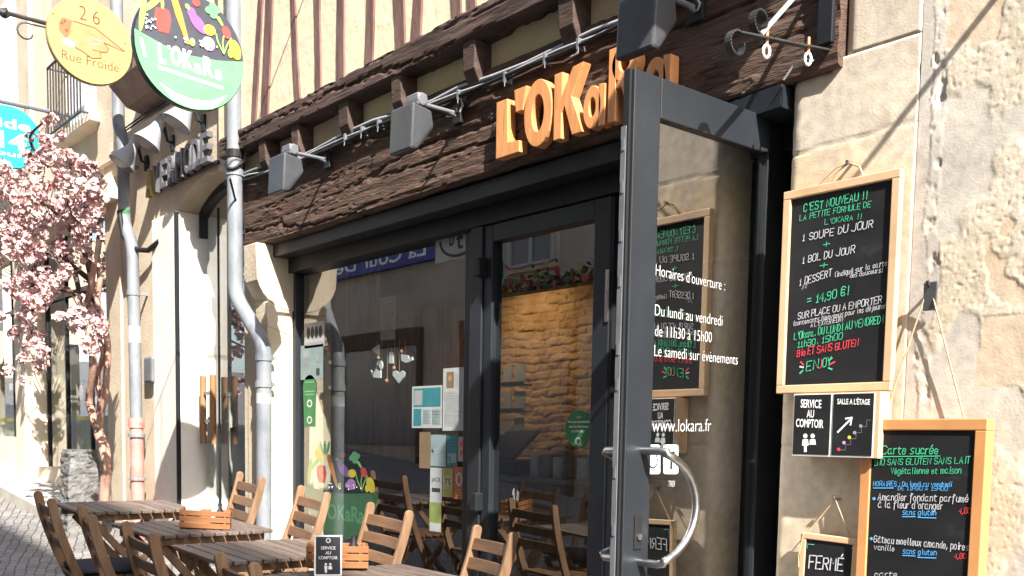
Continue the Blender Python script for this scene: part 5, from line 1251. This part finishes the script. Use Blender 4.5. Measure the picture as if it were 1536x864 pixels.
o = MB().obox(Vector((kx.x-.045, kx.y-.055, kx.z+.125)), U*.042, V*.036, N*.001).build('paper_card', PAPER, None); tag(o, 'blank white card leaning out of the crate beside the napkin', 'card')

# ================================================================== ACROSS THE STREET (seen mirrored in the glass)
op = thing('opposite_house', 'shaded grey brown house front across the street with a flower box window', 'building', (-8, -6.7, 0))
OH = 13.9
MB().box(-21, 14, -7.4, -6.7, -.2, OH).build('house_front', BROWNWALL, op)
MB().box(-21, 14, -6.72, -6.3, OH+.001, OH+.14).build('eaves', PALEWALL, op)
for (x, z, w_, h_) in [(-12.3, 4.02, 1.0, 1.7), (-9.2, 4.02, 1.0, 1.7), (-15.6, 5.3, 1.0, 1.7), (-6, 4.02, 1.0, 1.7), (-19, 4.6, 1, 1.7), (-2.5, 4.02, 1, 1.7), (1, 4.02, 1, 1.7)]+[(xx, 7.6, 1.0, 1.7) for xx in (-12.3, -9.2, -6, -2.5, 1, -15.6, -19)]:
    wf = MB().box(x-.1, x+w_+.1, -6.699, -6.66, z-.1, z+h_+.1).build('window_surround', STONE, op)
    mb = MB(); mb.box(x, x+w_, -6.659, -6.655, z, z+h_); mb.build('pane', LAMPGLASS, op)
    mb = MB()
    for k in range(3): xx = x+w_*k/2; mb.box(xx-.03, xx+.03, -6.654, -6.62, z, z+h_)
    for k in range(5): zz = z+h_*k/4; mb.box(x+.031, x+w_/2-.031, -6.652, -6.625, zz-.02, zz+.02).box(x+w_/2+.031, x+w_-.031, -6.652, -6.625, zz-.02, zz+.02)
    mb.build('window_bars', PAPER, op)
for x in (-17.5, -13.5, -9.5, -5.5, -1.5, 2.5):
    MB().box(x, x+2.6, -6.699, -6.68, .3 if x > -14 else 1.2, 3.0).build('shop_glass', LAMPGLASS, op)
    MB().box(x-.12, x+2.72, -6.699, -6.6, 3.001, 3.3).box(x-.12, x, -6.69, -6.62, 0, 3.0).box(x+2.6, x+2.72, -6.69, -6.62, 0, 3).build('shop_surround', OAKBEAM, op)
nsn = thing('blue_shop_sign', 'long navy sign board with white script across the street', 'sign', (-16, -6.65, 4.45))
MB().box(-18.6, -13.9, -6.69, -6.60, 4.42, 4.86).build('flat_board', NAVYSIGN, nsn)
mb = MB(); printed(mb, "La Cour Des", Vector((-14.6, -6.598, 4.52)), Vector((-3.3, 0, 0)), Vector((0, 0, .26)), Vector((0, 1, 0)), 0, .01); mb.build('sign_lettering', WHITE, nsn)
fb_ = thing('flower_box', 'window box of red and yellow flowers across the street', 'flower box', (-11.3, -6.5, 3.4))
MB().box(-12.6, -10.0, -6.66, -6.4, 3.40, 3.62).build('trough', OAKBEAM, fb_)
mb = MB()
for _ in range(700):
    c = Vector((random.uniform(-12.7, -9.9), random.uniform(-6.62, -6.25), 3.6+abs(random.gauss(0, .16))-.12)); s = random.uniform(.03, .07); u = Vector((random.gauss(0, 1), random.gauss(0, 1), random.gauss(0, 1))).normalized(); v = u.orthogonal().normalized(); w_ = u.cross(v)
    mi = random.choice([0, 0, 0, 1, 2, 2, 2, 2]); mb.add([c+v*s, c+w_*s, c-v*s, c-w_*s], [(0, 1, 2, 3)], mi)
mb.build('flowers', [colour('dusky_red_flower', (.4, .06, .05)), colour('yellow_flower', (.42, .34, .06)), colour('box_leaves', (.05, .11, .035))], fb_)
# far end of the street
eh = thing('end_house', 'pale house closing the far end of the street', 'building', (-36, -3, 2))
MB().box(-46, -40, -14, 8, 0, 9).build('house_front', PALEWALL, eh)
for y in (-6, -3.4, -.8): MB().box(-39.999, -39.96, y, y+1, 5, 6.6).build('window', LAMPGLASS, eh)

# a couple of parked cars farther up the street (mirrored in the corner house window)
def car(label, x, y, body):
    z = ground(x); t = thing('parked_car', label, 'car', (x, y, z), 'cars parked up the street')
    pr = [(-2.0, .35), (-2.05, .62), (-1.95, .82), (-1.2, .92), (-.6, 1.38), (.7, 1.42), (1.5, 1.0), (1.98, .9), (2.05, .55), (2.0, .35)]
    MB().prism(pr, lambda a, b, d: (x+a, y+d, z+b), -.82, .82).build('body', body, t, bevel=.06)
    MB().prism([(-1.05, .95), (-.55, 1.33), (.65, 1.36), (1.3, 1.02)], lambda a, b, d: (x+a, y+d, z+b), -.824, .824).build('side_window', LAMPGLASS, t)
    for a in (-1.3, 1.3):
        for d in (-.78, .78):
            w_ = MB().tube([(x+a, y+d-.1, z+.31), (x+a, y+d+.1, z+.31)], .31, 20).build('wheel', BLACK, t)
            MB().tube([(x+a, y+d-.104, z+.31), (x+a, y+d+.104, z+.31)], .18, 14).build('rim', STEEL, w_)
    for d in (-.6, .6): MB().box(x+1.99, x+2.06, y+d-.15, y+d+.15, z+.62, z+.78).build('tail_light', RED, t)
car('silver hatchback parked up the street', -26, -4.9, LAMPGREY)
car('dark blue hatchback parked up the street behind the silver one', -31, -4.9, BLUEWALL)
print('objects', len(bpy.data.objects))
